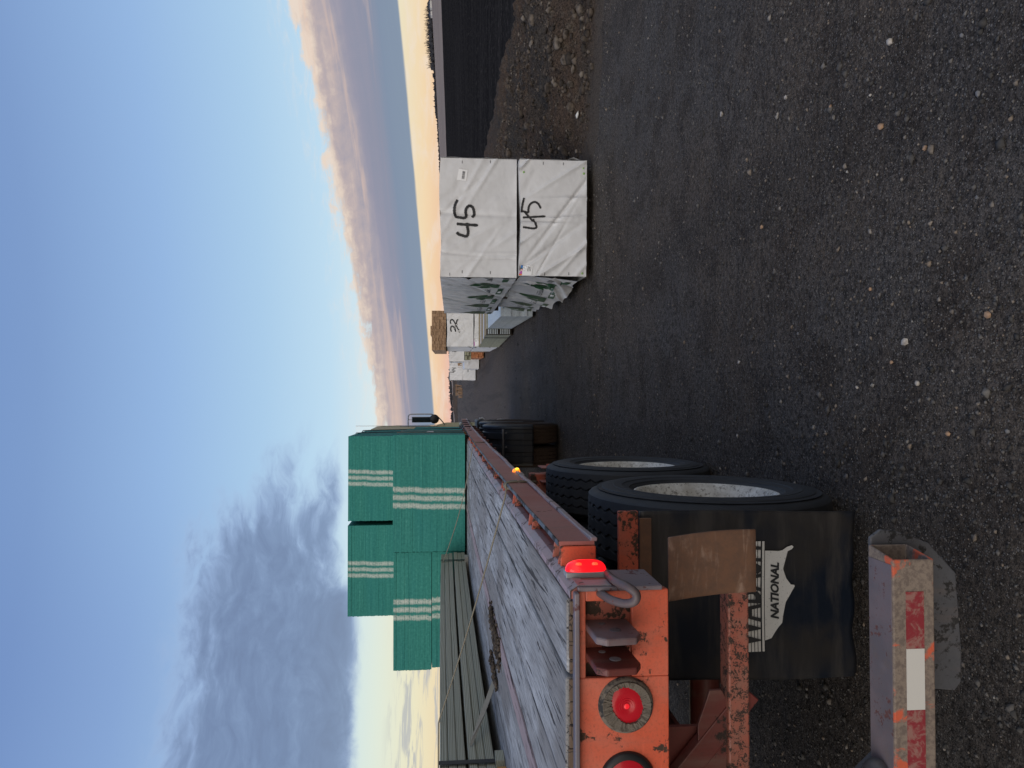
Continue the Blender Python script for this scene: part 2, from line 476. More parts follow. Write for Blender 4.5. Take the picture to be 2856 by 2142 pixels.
def m_plank(t):
    o = t.obj(); r = t.rand()
    p = t.add(o, t.comb(t.m('MULTIPLY', r, 37), t.m('MULTIPLY', r, 91), 0))
    g = t.scale(p, (1, .032, 1))
    n1 = t.noise(g, 75, 5, .65, .5); n2 = t.noise(t.scale(p, (1, .16, 1)), 9, 5, .62, .6); n3 = t.noise(t.scale(p, (1, .5, 1)), 2.4, 5, .6)
    fine = t.noise(t.scale(p, (1, .04, 1)), 190, 3, .6)
    c = t.mix(t.ss(n2, .32, .68), (.50, .505, .51), (.33, .33, .33))
    c = t.mix(t.ss(t.m('ADD', n3, t.m('MULTIPLY', r, .12)), .50, .70, 0, .75), c, (.215, .195, .178))
    c = t.mix(t.ss(fine, .56, .40, 0, .55), c, (.17, .168, .168))
    crack = t.m('MAXIMUM', t.ss(n1, .425, .36), t.ss(t.noise(t.scale(p, (1, .022, 1)), 22, 4, .6, .4), .335, .315))
    c = t.mix(t.m('MULTIPLY', crack, .88), c, (.040, .036, .034))
    pit = t.ss(t.noise(t.scale(p, (1, .30, 1)), 13, 4, .65), .34, .29)
    c = t.mix(pit, c, (.055, .045, .038))
    return {'Base Color': c, 'Normal': t.bump(t.m('SUBTRACT', t.m('MULTIPLY', n1, .8), crack), .8, .006)}


M_plank = material('weathered_plank', m_plank, .9, spec=.2)
M_strip = material('pink_worn_plank', lambda t: (lambda p: {'Base Color': t.mix(t.ss(t.noise(t.scale(p, (1, .06, 1)), 55, 6, .7), .47, .36), t.mix(t.noise(t.scale(p, (1, .2, 1)), 9, 4), (.40, .29, .28), (.30, .24, .24)), (.07, .05, .05)), 'Normal': t.bump(t.noise(t.scale(p, (1, .06, 1)), 55, 6, .7), .5, .004)})(t.obj()), .8)
M_endgrain = material('plank_end_grain', lambda t: t.mix(t.ss(t.voro(t.scale(t.obj(), (1, 1, 1.6)), 22, 'DISTANCE_TO_EDGE'), .05, .0), t.mix(t.noise(t.obj(), 25, 4), (.165, .115, .078), (.105, .072, .05)), (.025, .02, .016)), .95)


def m_treated(t):
    r = t.rand(); o = t.obj()
    p = t.add(o, t.comb(t.m('MULTIPLY', r, 13), t.m('MULTIPLY', r, 55), t.m('MULTIPLY', r, 7)))
    q = t.scale(p, (1, .05, 1))
    nn = t.noise(q, 9, 3, .5)
    ring = t.wave(t.add(t.scale(p, (1, .03, 1)), t.comb(0, 0, t.m('MULTIPLY', nn, .06))), 38, 2.0, 2, 1.0, 'Z')
    c = t.mix(r, (.44, .44, .345), (.36, .365, .29))
    c = t.mix(t.ss(ring, .45, .95, 0, .72), c, (.135, .125, .095))
    c = t.mix(t.ss(t.noise(t.scale(p, (1, .08, 1)), 90, 3, .6), .55, .75, 0, .4), c, (.33, .32, .26))
    return c


M_treated = material('treated_lumber', m_treated, .85, spec=.2)
M_dunnage = material('yellow_lumber', lambda t: t.mix(t.noise(t.scale(t.obj(), (.3, 1, 1)), 40, 4), (.46, .25, .075), (.36, .18, .05)), .8)
M_lath = material('pale_lath', lambda t: t.mix(t.noise(t.obj(), 40, 4), (.40, .39, .34), (.28, .27, .24)), .85)


def m_green(t):
    o = t.obj(); x, y, z = t.sep(o)
    lay = t.noise(t.comb(t.m('MULTIPLY', t.m('ADD', x, y), .9), 0, t.m('MULTIPLY', z, 90)), 1.6, 3, .65)
    mot = t.noise(o, 34, 5, .75); big = t.noise(t.comb(t.m('MULTIPLY', x, .5), t.m('MULTIPLY', y, .5), t.m('MULTIPLY', z, 3)), 1.5, 3, .5)
    v = t.m('ADD', t.m('MULTIPLY', lay, .50), t.m('MULTIPLY', mot, .52))
    c = t.ramp(v, [(.30, (.018, .120, .108)), (.46, (.032, .200, .172)), (.58, (.048, .255, .215)), (.74, (.12, .37, .315))])
    c = t.mix(t.ss(big, .4, .7, 0, .3), c, (.02, .18, .185))
    at = t.node('ShaderNodeAttribute', attribute_type='OBJECT', attribute_name='stripe')
    xs = t.m('SUBTRACT', t.m('ADD', x, t.m('MULTIPLY', t.m('SUBTRACT', z, .35), -.035)), at.outputs['Fac'])
    xs = t.m('ADD', xs, t.m('MULTIPLY', t.m('SUBTRACT', t.noise(t.comb(at.outputs['Fac'], 0, t.m('MULTIPLY', z, 5)), 1, 3), .5), .040))
    st = None
    for k in (-1, 0, 1):
        d = t.m('ABSOLUTE', t.m('SUBTRACT', xs, k * .083))
        q = t.ss(t.m('ADD', d, t.m('MULTIPLY', t.m('SUBTRACT', mot, .5), .085)), .036, .014)
        st = q if st is None else t.m('MAXIMUM', st, q)
    st = t.m('MULTIPLY', st, t.ss(t.m('ADD', lay, mot), .78, 1.08, .15, 1))
    c = t.mix(t.m('MULTIPLY', st, .9), c, (.56, .60, .54))
    return {'Base Color': c, 'Normal': t.bump(v, .5, .006)}


M_green = material('green_coated_sheets', m_green, .8, spec=.2)


def m_wrap(c0, c1):
    def fn(t):
        p = t.obj()
        n = t.noise(p, 3.5, 6, .65, .7); w = t.wave(t.add(p, (1.3, 0, .4)), 1.3, 7, 3, 1.4, 'DIAGONAL')
        d = t.noise(p, 1.2, 5, .6); s_ = t.ss(t.noise(t.scale(p, (1, 1, .4)), 40, 4, .7), .66, .78, 0, .25)
        weave = t.voro(p, 220, 'F1')
        c = t.mix(t.ss(d, .35, .7), c0, c1)
        c = t.mix(s_, c, (.34, .33, .33))
        return {'Base Color': c, 'Normal': t.bump(weave, .05, .002, t.bump(n, .22, .03, t.bump(w, .35, .03)))}
    return fn


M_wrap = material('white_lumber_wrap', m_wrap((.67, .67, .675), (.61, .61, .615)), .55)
M_wrap_shaded = material('shaded_lumber_wrap', m_wrap((.66, .66, .67), (.54, .545, .56)), .45)  # darker greyer wrap: the dimmer side faces' shade is put into the colour
M_ink = material('black_spray', lambda t: t.mix(t.noise(t.pos(), 120, 3), (.012, .012, .013), (.03, .03, .032)), .6)
M_gink = material('green_print', lambda t: t.mix(t.ss(t.noise(t.pos(), 20, 4), .5, .8), (.018, .075, .030), (.05, .12, .065)), .5)
M_tink = material('dark_print', lambda t: t.mix(t.noise(t.pos(), 60, 3), (.03, .034, .036), (.06, .065, .065)), .5)
M_lime = material('lime_cap', lambda t: t.mix(t.noise(t.obj(), 50), (.24, .42, .12), (.3, .5, .17)), .5)
M_paper = material('white_paper', lambda t: t.mix(t.noise(t.obj(), 60), (.86, .86, .86), (.82, .82, .82)), .6)
INK = {}
for k_, c_ in dict(blue=(.05, .22, .6), teal=(.03, .16, .16), red=(.65, .06, .08), pink=(.5, .12, .45), orange=(.8, .18, .03)).items():
    INK[k_] = material('label_' + k_, (lambda cc: lambda t: t.mix(t.noise(t.obj(), 50), cc, tuple(q * .85 for q in cc)))(c_), .5)


def m_boards(a, b, dark, sx=7.0, sz=24.0):
    def fn(t):
        r = t.island(); p = t.obj()
        c = t.mix(r, a, b)
        c = t.mix(t.ss(t.noise(t.scale(p, (9, .4, 9)), 4, 4, .6), .42, .72, 0, .45), c, dark)
        return c
    return fn


M_bare = material('bare_brown_boards', m_boards((.40, .255, .15), (.25, .155, .09), (.14, .08, .05)), .85)
M_cedar = material('bare_cedar_boards', m_boards((.50, .20, .085), (.36, .14, .06), (.16, .07, .035)), .85)
M_primed = material('primed_white_boards', m_boards((.62, .66, .67), (.50, .54, .54), (.36, .38, .36)), .7)
M_olive = material('olive_boards', m_boards((.34, .335, .235), (.27, .27, .19), (.15, .15, .10)), .8)
M_kraft = material('tan_sheet', lambda t: t.mix(t.noise(t.obj(), 12, 4), (.33, .245, .115), (.26, .19, .09)), .7)
M_shadowwood = material('shadow_wood', lambda t: t.mix(t.noise(t.obj(), 20, 4), (.035, .028, .022), (.06, .045, .033)), .9)  # wood coloured darker, shade of gaps and undersides put into it


def m_rubber(dust):
    def fn(t):
        p = t.obj()
        n = t.noise(p, 12, 5, .65); n2 = t.noise(p, 120, 3, .7)
        c = t.mix(t.ss(n, .35, .75), (.0155, .018, .022), (.028, .031, .036))
        c = t.mix(t.ss(n2, .55, .8, 0, .3), c, dust)
        return {'Base Color': c, 'Normal': t.bump(n2, .25, .002), 'Roughness': t.lr(n, .3, .7, .62, .8)}
    return fn


M_tyre = material('black_tyre_rubber', m_rubber((.05, .048, .045)), .7)
M_tyre_dusty = material('dusty_tyre_rubber', lambda t: t.mix(t.noise(t.obj(), 9, 5), (.040, .026, .018), (.06, .038, .026)), .9)
M_rim = material('white_rim_paint', lambda t: (lambda p: t.mix(t.ss(t.noise(p, 55, 5, .75), .50, .66, 0, .85), t.mix(t.ss(t.noise(p, 7, 5, .65), .35, .65), (.68, .68, .64), (.44, .42, .37)), (.12, .105, .085)))(t.obj()), .6)


def m_flap(t):
    p = t.obj(); x, y, z = t.sep(p)
    a = t.noise(t.comb(t.m('MULTIPLY', x, 2), 0, t.m('MULTIPLY', z, 12)), 1, 5, .65, .3); b = t.noise(p, 3.0, 4, .6); n = t.noise(t.scale(p, (1, 1, 30)), 12, 3, .6)
    c = t.mix(t.ss(b, .4, .62), (.007, .012, .022), (.024, .022, .021))  # blue-black patches put a bluish sheen into the rubber's colour
    c = t.mix(t.ss(a, .45, .7, 0, .65), c, (.062, .057, .052))
    return {'Base Color': c, 'Roughness': t.lr(b, .3, .7, .30, .55), 'Normal': t.bump(n, .06, .003)}


M_flap = material('black_mud_flap_rubber', m_flap, .5)
M_decal = material('grey_white_print', lambda t: t.mix(t.ss(t.noise(t.obj(), 170, 3, .7), .62, .70), t.mix(t.noise(t.obj(), 8, 4), (.66, .65, .62), (.54, .54, .51)), (.06, .06, .06)), .6)
M_flapink = material('flap_black_print', lambda t: t.mix(t.noise(t.obj(), 40), (.020, .021, .023), (.03, .03, .032)), .6)
M_poly = material('black_poly_fender', lambda t: {'Base Color': t.mix(t.ss(t.noise(t.obj(), 4, 5), .4, .7), (.011, .014, .019), (.022, .024, .029)), 'Roughness': t.lr(t.noise(t.obj(), 6), .3, .7, .38, .55)}, .45)
M_chrome = material('dull_chrome', lambda t: {'Base Color': t.mix(t.noise(t.obj(), 30), (.45, .46, .48), (.3, .31, .33))}, .3, 1)
M_black = material('black_plastic', lambda t: t.mix(t.noise(t.obj(), 30), (.012, .013, .015), (.022, .022, .024)), .4)
M_yellow = material('olive_yellow_cab_paint', lambda t: t.mix(t.noise(t.obj(), 3), (.27, .235, .035), (.23, .20, .04)), .4)
M_glass = material('mirror_glass', lambda t: t.mix(t.noise(t.obj(), 5), (.03, .04, .05), (.05, .06, .07)), .08, .6)
M_wire = material('steel_cable', lambda t: t.mix(t.ss(t.wave(t.obj(), 220, 1, 1, 1, 'Y'), .3, .8), (.07, .06, .05), (.26, .24, .19)), .6)
M_cord = material('pale_cord', lambda t: t.mix(t.ss(t.wave(t.obj(), 160, 1, 1, 1, 'DIAGONAL'), .3, .8), (.14, .12, .085), (.30, .265, .19)), .75)
M_band = material('black_steel_band', lambda t: t.mix(t.noise(t.obj(), 30), (.018, .018, .021), (.035, .035, .04)), .45, .3)
M_grommet = material('muddy_grommet', lambda t: (lambda p: {'Base Color': t.mix(t.ss(t.noise(p, 35, 5, .7), .42, .55), (.024, .026, .03), (.17, .145, .115)), 'Normal': t.bump(t.noise(p, 70, 4, .7), .8, .004)})(t.obj()), .85)
M_mud = material('dried_mud', lambda t: (lambda p: {'Base Color': t.mix(t.noise(p, 60, 4), (.20, .17, .135), (.11, .092, .073)), 'Normal': t.bump(t.noise(p, 90, 4, .7), .9, .004)})(t.obj()), .95)


def m_lens(c, e, st):
    def fn(t):
        p = t.obj()
        return {'Base Color': t.mix(t.noise(p, 20, 3), c, tuple(q * .8 for q in c)), 'Emission Color': e, 'Emission Strength': st, 'Coat Weight': .25}
    return fn


M_lens = material('red_lamp_lens', m_lens((.34, .010, .018), (.6, .008, .018, 1), .22), .22)
M_lensglow = material('red_lamp_core', m_lens((.6, .02, .03), (1, .02, .03, 1), .55), .2)
M_marker = material('lit_red_marker', m_lens((.7, .01, .015), (1, .006, .012, 1), 1.15), .2)
M_markerhot = material('lit_red_bulb', m_lens((.9, .06, .03), (1, .09, .03, 1), 1.3), .2)
M_amber = material('lit_amber_marker', m_lens((.85, .22, .01), (1, .22, .008, 1), 1.6), .2)
M_amberhot = material('lit_amber_bulb', m_lens((1, .6, .05), (1, .62, .04, 1), 2.0), .2)
M_shed = material('white_shed', lambda t: t.mix(t.noise(t.obj(), .2), (.62, .62, .6), (.5, .5, .5)), .8)
M_litter = material('white_plastic', lambda t: t.mix(t.noise(t.obj(), 40), (.7, .7, .68), (.5, .48, .44)), .6)


# ------------------------------------------------------------------ terrain
def sst(x, a, b):
    q = np.clip((np.asarray(x, float) - a) / (b - a), 0, 1); return q * q * (3 - 2 * q)


def vnoise(x, y, seed=0):
    xi = np.floor(x).astype(int); yi = np.floor(y).astype(int); fx = x - xi; fy = y - yi
    def h(a, b):
        q = np.sin(a * 127.1 + b * 311.7 + seed * 74.7) * 43758.5453; return q - np.floor(q)
    fx = fx * fx * (3 - 2 * fx); fy = fy * fy * (3 - 2 * fy)
    return (h(xi, yi) * (1 - fx) + h(xi + 1, yi) * fx) * (1 - fy) + (h(xi, yi + 1) * (1 - fx) + h(xi + 1, yi + 1) * fx) * fy


def fbm(x, y, o=4, seed=0):
    a, s_, f_ = .5, 0, 1.0
    for i in range(o):
        s_ = s_ + a * (vnoise(x * f_, y * f_, seed + i) - .5); a *= .5; f_ *= 2.03
    return s_


def terrain(x, y):
    x = np.asarray(x, float); y = np.asarray(y, float)
    r_ = np.hypot(x, y); th = np.degrees(np.arctan2(x, y)); s_ = np.clip(th / 29.5, -.5, 1.25)
    z150 = 1.63 + 150 * (-12 + 35 * s_) / 2050; z900 = 1.63 + 900 * (-4 + 55 * s_) / 2100
    a = sst(r_, 35, 150) * z150
    b = np.clip((r_ - 150) / 750, 0, 1)
    z = np.where(r_ <= 150, a, z150 * (1 - b) + z900 * b)
    return np.where(r_ > 900, z900 - np.clip((r_ - 900) / 300, 0, 1) * 12, z)


def sheet(name, xs, ys, zf, mat, keep=None):
    X, Y = np.meshgrid(xs, ys); Z = zf(X, Y)
    nx, ny = len(xs), len(ys)
    idx = np.arange(nx * ny).reshape(ny, nx)
    q = np.stack([idx[:-1, :-1], idx[:-1, 1:], idx[1:, 1:], idx[1:, :-1]], -1).reshape(-1, 4)
    if keep is not None:
        cxm = (X[:-1, :-1] + X[1:, 1:]) / 2; cym = (Y[:-1, :-1] + Y[1:, 1:]) / 2
        q = q[keep(cxm, cym).reshape(-1)]
    me = bpy.data.meshes.new(name)
    me.from_pydata(np.stack([X, Y, Z], -1).reshape(-1, 3).tolist(), [], q.tolist())
    me.materials.append(mat); me.shade_smooth(); me.update()
    o = bpy.data.objects.new(name, me); col.objects.link(o); structure(o)
    return o


def yard_z(x, y):
    d = np.hypot(x, y)
    amp = 1 - sst(d, 25, 60)
    rut = .030 * fbm(x * 1.4, y * .25, 4, 3) + .035 * fbm(x * .5, y * .5, 3, 9) + .016 * fbm(x * 5, y * 5, 4, 5) * (1 - sst(d, 8, 16))
    return terrain(x, y) + rut * amp


xs = np.concatenate([-np.geomspace(2600, 8, 26)[:-1], np.arange(-8, -3, .25), np.arange(-3, 5.2, .055), np.arange(5.2, 14, .3), np.geomspace(14, 2600, 26)])
ys = np.concatenate([-np.geomspace(2600, 4, 22)[:-1], np.arange(-4, 1, .25), np.arange(1, 12, .055), np.arange(12, 30, .25), np.geomspace(30, 2600, 40)])
ground = sheet('ground', xs, ys, yard_z, M_yard)


# dirt berm beside the row of bundles
def crest_x(y):
    return 5.35 + .075 * (y - 10)


def berm_h(x, y):
    base = sst(y + .9 * fbm(x * .9, y * .5, 3, 21) + .10 * (x - 3), 7.25, 9.1)
    cx_ = crest_x(y)
    rise = sst(x + .6 * fbm(x * .7, y * .7, 3, 31), cx_ - 3.0, cx_ - .2)
    fall = 1 - .55 * sst(x, cx_, cx_ + 1.6)
    rough = .30 * fbm(x * 1.1, y * 1.1, 4, 41) + .40 * np.abs(fbm(x * 2.4, y * 2.4, 4, 51)) + .16 * np.abs(fbm(x * 7, y * 7, 3, 61))
    m_ = base * rise
    return m_ * (.40 * fall) + rough * sst(m_, 0.02, .35) - .03 * (1 - sst(m_, 0, .06))


structure(sheet('dirt_berm', np.arange(2.0, 17, .055), np.concatenate([np.arange(6.4, 20, .06), np.arange(20, 60, .3)]), lambda x, y: yard_z(x, y) + berm_h(x, y), M_dirt,
                keep=lambda x, y: (x < crest_x(y) + 3.0) & (x > 2.0 + .05 * (y - 8))))
# dark soil field behind the berm
fx = np.concatenate([np.arange(5, 20, .4), np.geomspace(20, 150, 40)])
fy = np.concatenate([np.arange(6, 40, .4), np.geomspace(40, 150, 40)])
structure(sheet('dark_field', fx, fy, lambda x, y: terrain(x, y) + .10 + .10 * fbm(x * .12, y * .8, 4, 71) * (1 - sst(np.hypot(x, y), 60, 120)) + .05 * fbm(x * 2, y * 2, 3, 73) * (1 - sst(np.hypot(x, y), 15, 30)), M_field,
                keep=lambda x, y: (x > crest_x(y) + .6) & (np.hypot(x, y) < 152)))
# stubble field rising to the tree line
mb = MB()
na, nr = 90, 40
mb.grid(lambda u, v: (lambda r_, th: (r_ * math.sin(th), r_ * math.cos(th), float(terrain(r_ * math.sin(th), r_ * math.cos(th))) + .05))(148 + 760 * v, R(-50 + 110 * u)), na, nr)
o = mb.build('stubble_field', M_tan, smooth=180, fix=False); structure(o)
# low spoil ridge closing the yard
structure(sheet('spoil_ridge', np.arange(-40, 14, .35), np.arange(116, 124, .4), lambda x, y: terrain(x, y) - .1 + np.clip(1 - np.abs(y - 120) / 3.5, 0, 1) * (.75 + .9 * fbm(x * .25, y * .25, 4, 81) + .5 * fbm(x, y, 3, 83)), M_dirt))


# ------------------------------------------------------------------ rocks
def ico():
    bm = bmesh.new(); bmesh.ops.create_icosphere(bm, subdivisions=1, radius=1)
    v = np.array([q.co[:] for q in bm.verts]); f_ = [[w.index for w in q.verts] for q in bm.faces]; bm.free()
    return v, np.array(f_)


ICOV, ICOF = ico()
LOWV = np.array([(1, 0, 0), (-1, 0, 0), (0, 1, 0), (0, -1, 0), (0, 0, 1), (0, 0, -1)], float)
LOWF = np.array([(0, 2, 4), (2, 1, 4), (1, 3, 4), (3, 0, 4), (2, 0, 5), (1, 2, 5), (3, 1, 5), (0, 3, 5)])


def scatter(name, pts, sizes, mat, V=ICOV, F=ICOF, flat=.62, sink=.25, jit=.22):
    n = len(pts); k = len(V)
    sc = sizes[:, None, None] * rng.uniform(.65, 1.25, (n, 1, 3)); sc[:, :, 2] *= flat
    vv = V[None] * (1 + rng.uniform(-jit, jit, (n, k, 1))) * sc
    a = rng.uniform(0, 6.283, n); ca, sa = np.cos(a)[:, None], np.sin(a)[:, None]
    x = vv[:, :, 0] * ca - vv[:, :, 1] * sa; y = vv[:, :, 0] * sa + vv[:, :, 1] * ca
    vv = np.stack([x, y, vv[:, :, 2]], -1) + pts[:, None, :]
    vv[:, :, 2] += (sizes * flat * (1 - 2 * sink))[:, None] * .6
    ff = (F[None] + (np.arange(n) * k)[:, None, None]).reshape(-1, 3)
    me = bpy.data.meshes.new(name)
    me.vertices.add(n * k); me.vertices.foreach_set('co', vv.reshape(-1))
    me.loops.add(len(ff) * 3); me.loops.foreach_set('vertex_index', ff.reshape(-1).astype(np.int32))
    me.polygons.add(len(ff)); me.polygons.foreach_set('loop_start', np.arange(0, len(ff) * 3, 3, dtype=np.int32))
    me.polygons.foreach_set('loop_total', np.full(len(ff), 3, dtype=np.int32))
    me.materials.append(mat); me.update(calc_edges=True); me.validate()
    o = bpy.data.objects.new(name, me); col.objects.link(o)
    return o


def yard_pts(n, ymin, ymax, pw=1.0):
    yy = ymin + (ymax - ymin) * rng.random(n) ** pw
    w = yy * .60 + .25
    xx = rng.uniform(-1, 1, n) * w
    keep = (xx > -2.2) | (yy > 12)
    xx, yy = xx[keep], yy[keep]
    return np.stack([xx, yy, yard_z(xx, yy)], -1)


p = yard_pts(52000, 1.1, 8.5, 1.15)
s_ = np.clip(rng.lognormal(math.log(.0030), .68, len(p)), .0015, .020)
o = scatter('pebbles', p, s_, M_pebble, LOWV, LOWF, jit=.3); tag(o, 'small grey and pale pebbles pressed into the dark gravel yard', 'pebbles', kind='stuff')
p = yard_pts(22000, 7, 26, 1.2)
s_ = np.clip(rng.lognormal(math.log(.0075), .5, len(p)), .004, .03)
o = scatter('gravel', p, s_, M_pebble, LOWV, LOWF); tag(o, 'coarse loose gravel scattered over the yard beyond the trailer wheels', 'gravel', kind='stuff')

# the stones large enough to point at
SV, SF = ICOV, ICOF
big = []
spots = [(2.55, 1.03, .027), (2.48, 1.32, .024), (2.30, .86, .018), (2.12, 1.16, .015), (2.78, .93, .013), (2.62, .42, .016), (2.42, .20, .024), (2.50, .13, .015),
         (2.06, .62, .013), (2.35, .05, .018), (2.20, -.12, .016), (2.73, .04, .014), (2.02, .25, .019), (2.05, .94, .017), (2.62, 1.18, .013), (2.9, 1.25, .018), (3.3, 1.46, .021),
         (3.6, .9, .019), (3.2, .3, .017), (4.1, 1.7, .026), (2.3, -.62, .016), (2.2, -.75, .013), (2.4, -.83, .014), (1.95, -.1, .014), (3.9, .2, .02)]
srng = np.random.default_rng(11)
for i, (y, x, s0) in enumerate(spots):
    s0 *= .66
    v = ICOV * (1 + srng.uniform(-.16, .16, (len(ICOV), 1))) * np.array([s0 * srng.uniform(.8, 1.15), s0 * srng.uniform(.7, 1), s0 * .62])
    mbs = MB().raw(v.tolist(), ICOF.tolist())
    kind_ = ('tan', 'pale', 'tan', 'grey', 'pale')[i % 5]
    o = mbs.build('loose_stone', STONES[kind_], smooth=50)
    o.location = (x, y, float(yard_z(np.array(x), np.array(y))) + s0 * .36); o.rotation_euler = (0, 0, srng.uniform(0, 6.28))
    tag(o, {0: 'largest tan stone on the open gravel yard', 1: 'largest pale stone on the open gravel yard', 18: 'largest grey stone on the open gravel yard'}.get(i, 'small %s stone lying loose on the dark gravel yard' % kind_), 'stone', 'loose stones on the gravel yard')

# clods on the berm
n = 15000
yy = 7.2 + 22 * rng.random(n) ** 1.6; xx = 2.4 + 6.5 * rng.random(n)
hh = berm_h(xx, yy); k = (hh > .05) & (xx < crest_x(yy) + 1.3)
p = np.stack([xx, yy, yard_z(xx, yy) + hh], -1)[k]
s_ = np.clip(rng.lognormal(math.log(.0155), .66, len(p)), .005, .085)
o = scatter('dirt_clods', p, s_, M_clod, flat=.8, jit=.32); tag(o, 'brown clods and stones heaped on the dirt berm', 'clods', kind='stuff')
o = scatter('litter_scrap', np.array([(3.35, 8.25, float(yard_z(np.array(3.35), np.array(8.25)) + berm_h(np.array(3.35), np.array(8.25))) + .02)]), np.array([.035]), M_litter, jit=.5)
tag(o, 'crumpled white plastic scrap lying on the brown dirt berm', 'litter')

# ------------------------------------------------------------------ far tree line and sheds
mbt = MB(); tr = random.Random(5)
def far_xy(px, r_):
    th = YAW + math.atan((1071 - px) / 1980); return r_ * math.sin(th), r_ * math.cos(th)
px = -260
while px < 1280:
    r_ = 885 + tr.uniform(-8, 15)
    x, y = far_xy(px, r_); z = float(terrain(x, y))
    tall = 6.2 if px < 60 else (6.4 if px < 190 else (4.2 if px < 330 else (4.4 if 1030 < px else 2.4)))
    h_ = tall * tr.uniform(.6, 1.1)
    w = h_ * tr.uniform(.45, .8)
    for q in range(3):
        v = ICOV * (1 + rng.uniform(-.3, .3, (len(ICOV), 1))) * np.array([w * .55, w * .5, h_ * .36]) + np.array([x + tr.uniform(-w, w) * .6, y, z + h_ * tr.uniform(.2, .5)])
        mbt.raw(v.tolist(), ICOF.tolist())
    if tr.random() < .3:
        v = [(x + math.cos(a) * w * .45, y + math.sin(a) * w * .45, z) for a in (0, 1.57, 3.14, 4.71)] + [(x, y, z + h_ * 1.2)]
        mbt.raw(v, [(0, 1, 4), (1, 2, 4), (2, 3, 4), (3, 0, 4)])
    if 30 < px < 190 and tr.random() < .75:
        for q in range(12):
            a = tr.uniform(-.75, .75); L_ = h_ * tr.uniform(.8, 1.35)
            b0 = Vector((x, y, z + h_ * .3)); b1 = b0 + Vector((math.sin(a) * L_, 0, math.cos(a) * L_))
            mbt.tube([b0, b1], [.20, .08], 3, caps=False)
    px += tr.uniform(1.6, 4.2)
o = mbt.build('treeline', M_tree, fix=False); tag(o, 'dark line of far trees along the top of the tan field', 'trees', kind='stuff')
for px_, w_, lab in ((22, 8, 'longer white shed under the far bare trees'), (47, 4.5, 'smaller white shed under the far bare trees')):
    x, y = far_xy(px_, 876); z = float(terrain(x, y))
    th = thing('farm_shed', lab, 'shed', (x, y, z))
    MB().box(x - w_ / 2, x + w_ / 2, y - 3, y + 3, z - .5, z + 1.9).build('wall', M_shed, th)
    MB().prism([(y - 3.3, z + 1.9), (y + 3.3, z + 1.9), (y, z + 3)], 0, x - w_ / 2 - .2, x + w_ / 2 + .2).build('roof', M_steel, th)


# ==================================================================== TRAILER
def D(y):
    q = y - 1.65
    return 1.346 + .028 * q - .0017 * q * q


def on_deck(x, y, o):
    return (x, y, D(y) + o)


YS = [1.655, 2.2, 2.8, 3.4, 4.0, 4.7, 5.4, 6.2, 7, 8, 9, 10, 11, 12, 13]


def along(prof, ys=YS, mats=None, wob=0, seed=0, mb=None):
    """sweep an (x, height over deck) outline along the trailer"""
    mb = mb or MB(); n = len(prof); vv = []; ff = []
    for i, y in enumerate(ys):
        dxw = wob * math.sin(y * 4.1 + seed) + wob * .7 * math.sin(y * 9.7 + seed * 2)
        vv += [(x + dxw, y, D(y) + h) for x, h in prof]
    for i in range(len(ys) - 1):
        ff += [(i * n + k, i * n + (k + 1) % n, (i + 1) * n + (k + 1) % n, (i + 1) * n + k) for k in range(n)]
    ff += [tuple(range(n))[::-1], tuple((len(ys) - 1) * n + k for k in range(n))]
    return mb.raw(vv, ff)


rect = lambda x0, x1, h0, h1: [(x0, h0), (x1, h0), (x1, h1), (x0, h1)]
TR = thing('flatbed_trailer', 'orange flatbed trailer with weathered plank deck and lit red lamps, loaded with green bundles', 'trailer', (-1.7, 1.65, 0))

# deck planks, each its own board
edges = [(-.475, -.648), (-.659, -.928), (-.939, -1.112), (-1.197, -1.398), (-1.409, -1.62), (-1.624, -1.88), (-1.884, -2.14), (-2.144, -2.4), (-2.404, -2.66), (-2.664, -2.92)]
for i, (a, b) in enumerate(edges):
    y0 = 1.668 + random.uniform(-.004, .006)
    mb = along(rect(b, a, -.025, .013 + random.uniform(-.002, .002)), [y0] + YS[1:])
    cxm = (a + b) / 2
    ob = mb.build('plank', [M_plank], TR, loc=(cxm, 1.65, 1.36), bevel=.004, seg=1)
    ob.location = (cxm + 1.7, 0, 1.36)
    # the sawn and cracked plank end over the sill
    ne = 5
    vv = []
    mbe = MB()
    for k in range(ne):
        xa, xb = b + (a - b) * k / ne + .001, b + (a - b) * (k + 1) / ne - .001
        q = random.uniform(.0, .010)
        mbe.box(xa, xb, 1.652 + q, y0 - .0005, 1.343, 1.3555 + random.uniform(-.003, .001))
    mbe.build('plank_end', M_endgrain, TR, bevel=.002, seg=1)
mb = along(rect(-1.19, -1.12, -.02, .0155), [1.668] + YS[1:])
o = mb.build('nailing_strip', M_strip, TR, bevel=.002, seg=1); o['label'] = 'pink worn strip between the grey planks'

# side rail, rub rail and stake pockets
along([(-.470, -.12), (-.440, -.12), (-.440, -.012), (-.452, .006), (-.470, .006)], [1.652] + YS[1:]).build('side_rail', M_pinkred, TR)
along([(-.4695, .0065), (-.452, .0075), (-.4385, -.011), (-.4385, -.030), (-.4415, -.030), (-.4415, -.0125), (-.453, .0035), (-.4695, .0035)], [1.652] + YS[1:]).build('rail_edge', M_pink, TR)
ysr = list(np.arange(1.845, 13, .16))
along(rect(-.386, -.376, -.096, -.002), ysr, wob=.0016).build('rub_rail', M_pinkred, TR)
along([(-.3885, -.004), (-.3745, -.004), (-.3745, .0015), (-.3885, .0015)], ysr, wob=.0016).build('rail_top_edge', M_steel, TR, bevel=.0015, seg=1)
along([(-.3765, -.104), (-.366, -.104), (-.366, -.088), (-.3765, -.086)], ysr, wob=.0022, seed=2).build('rail_lip', M_pink, TR, bevel=.002, seg=1)
yp = 1.87
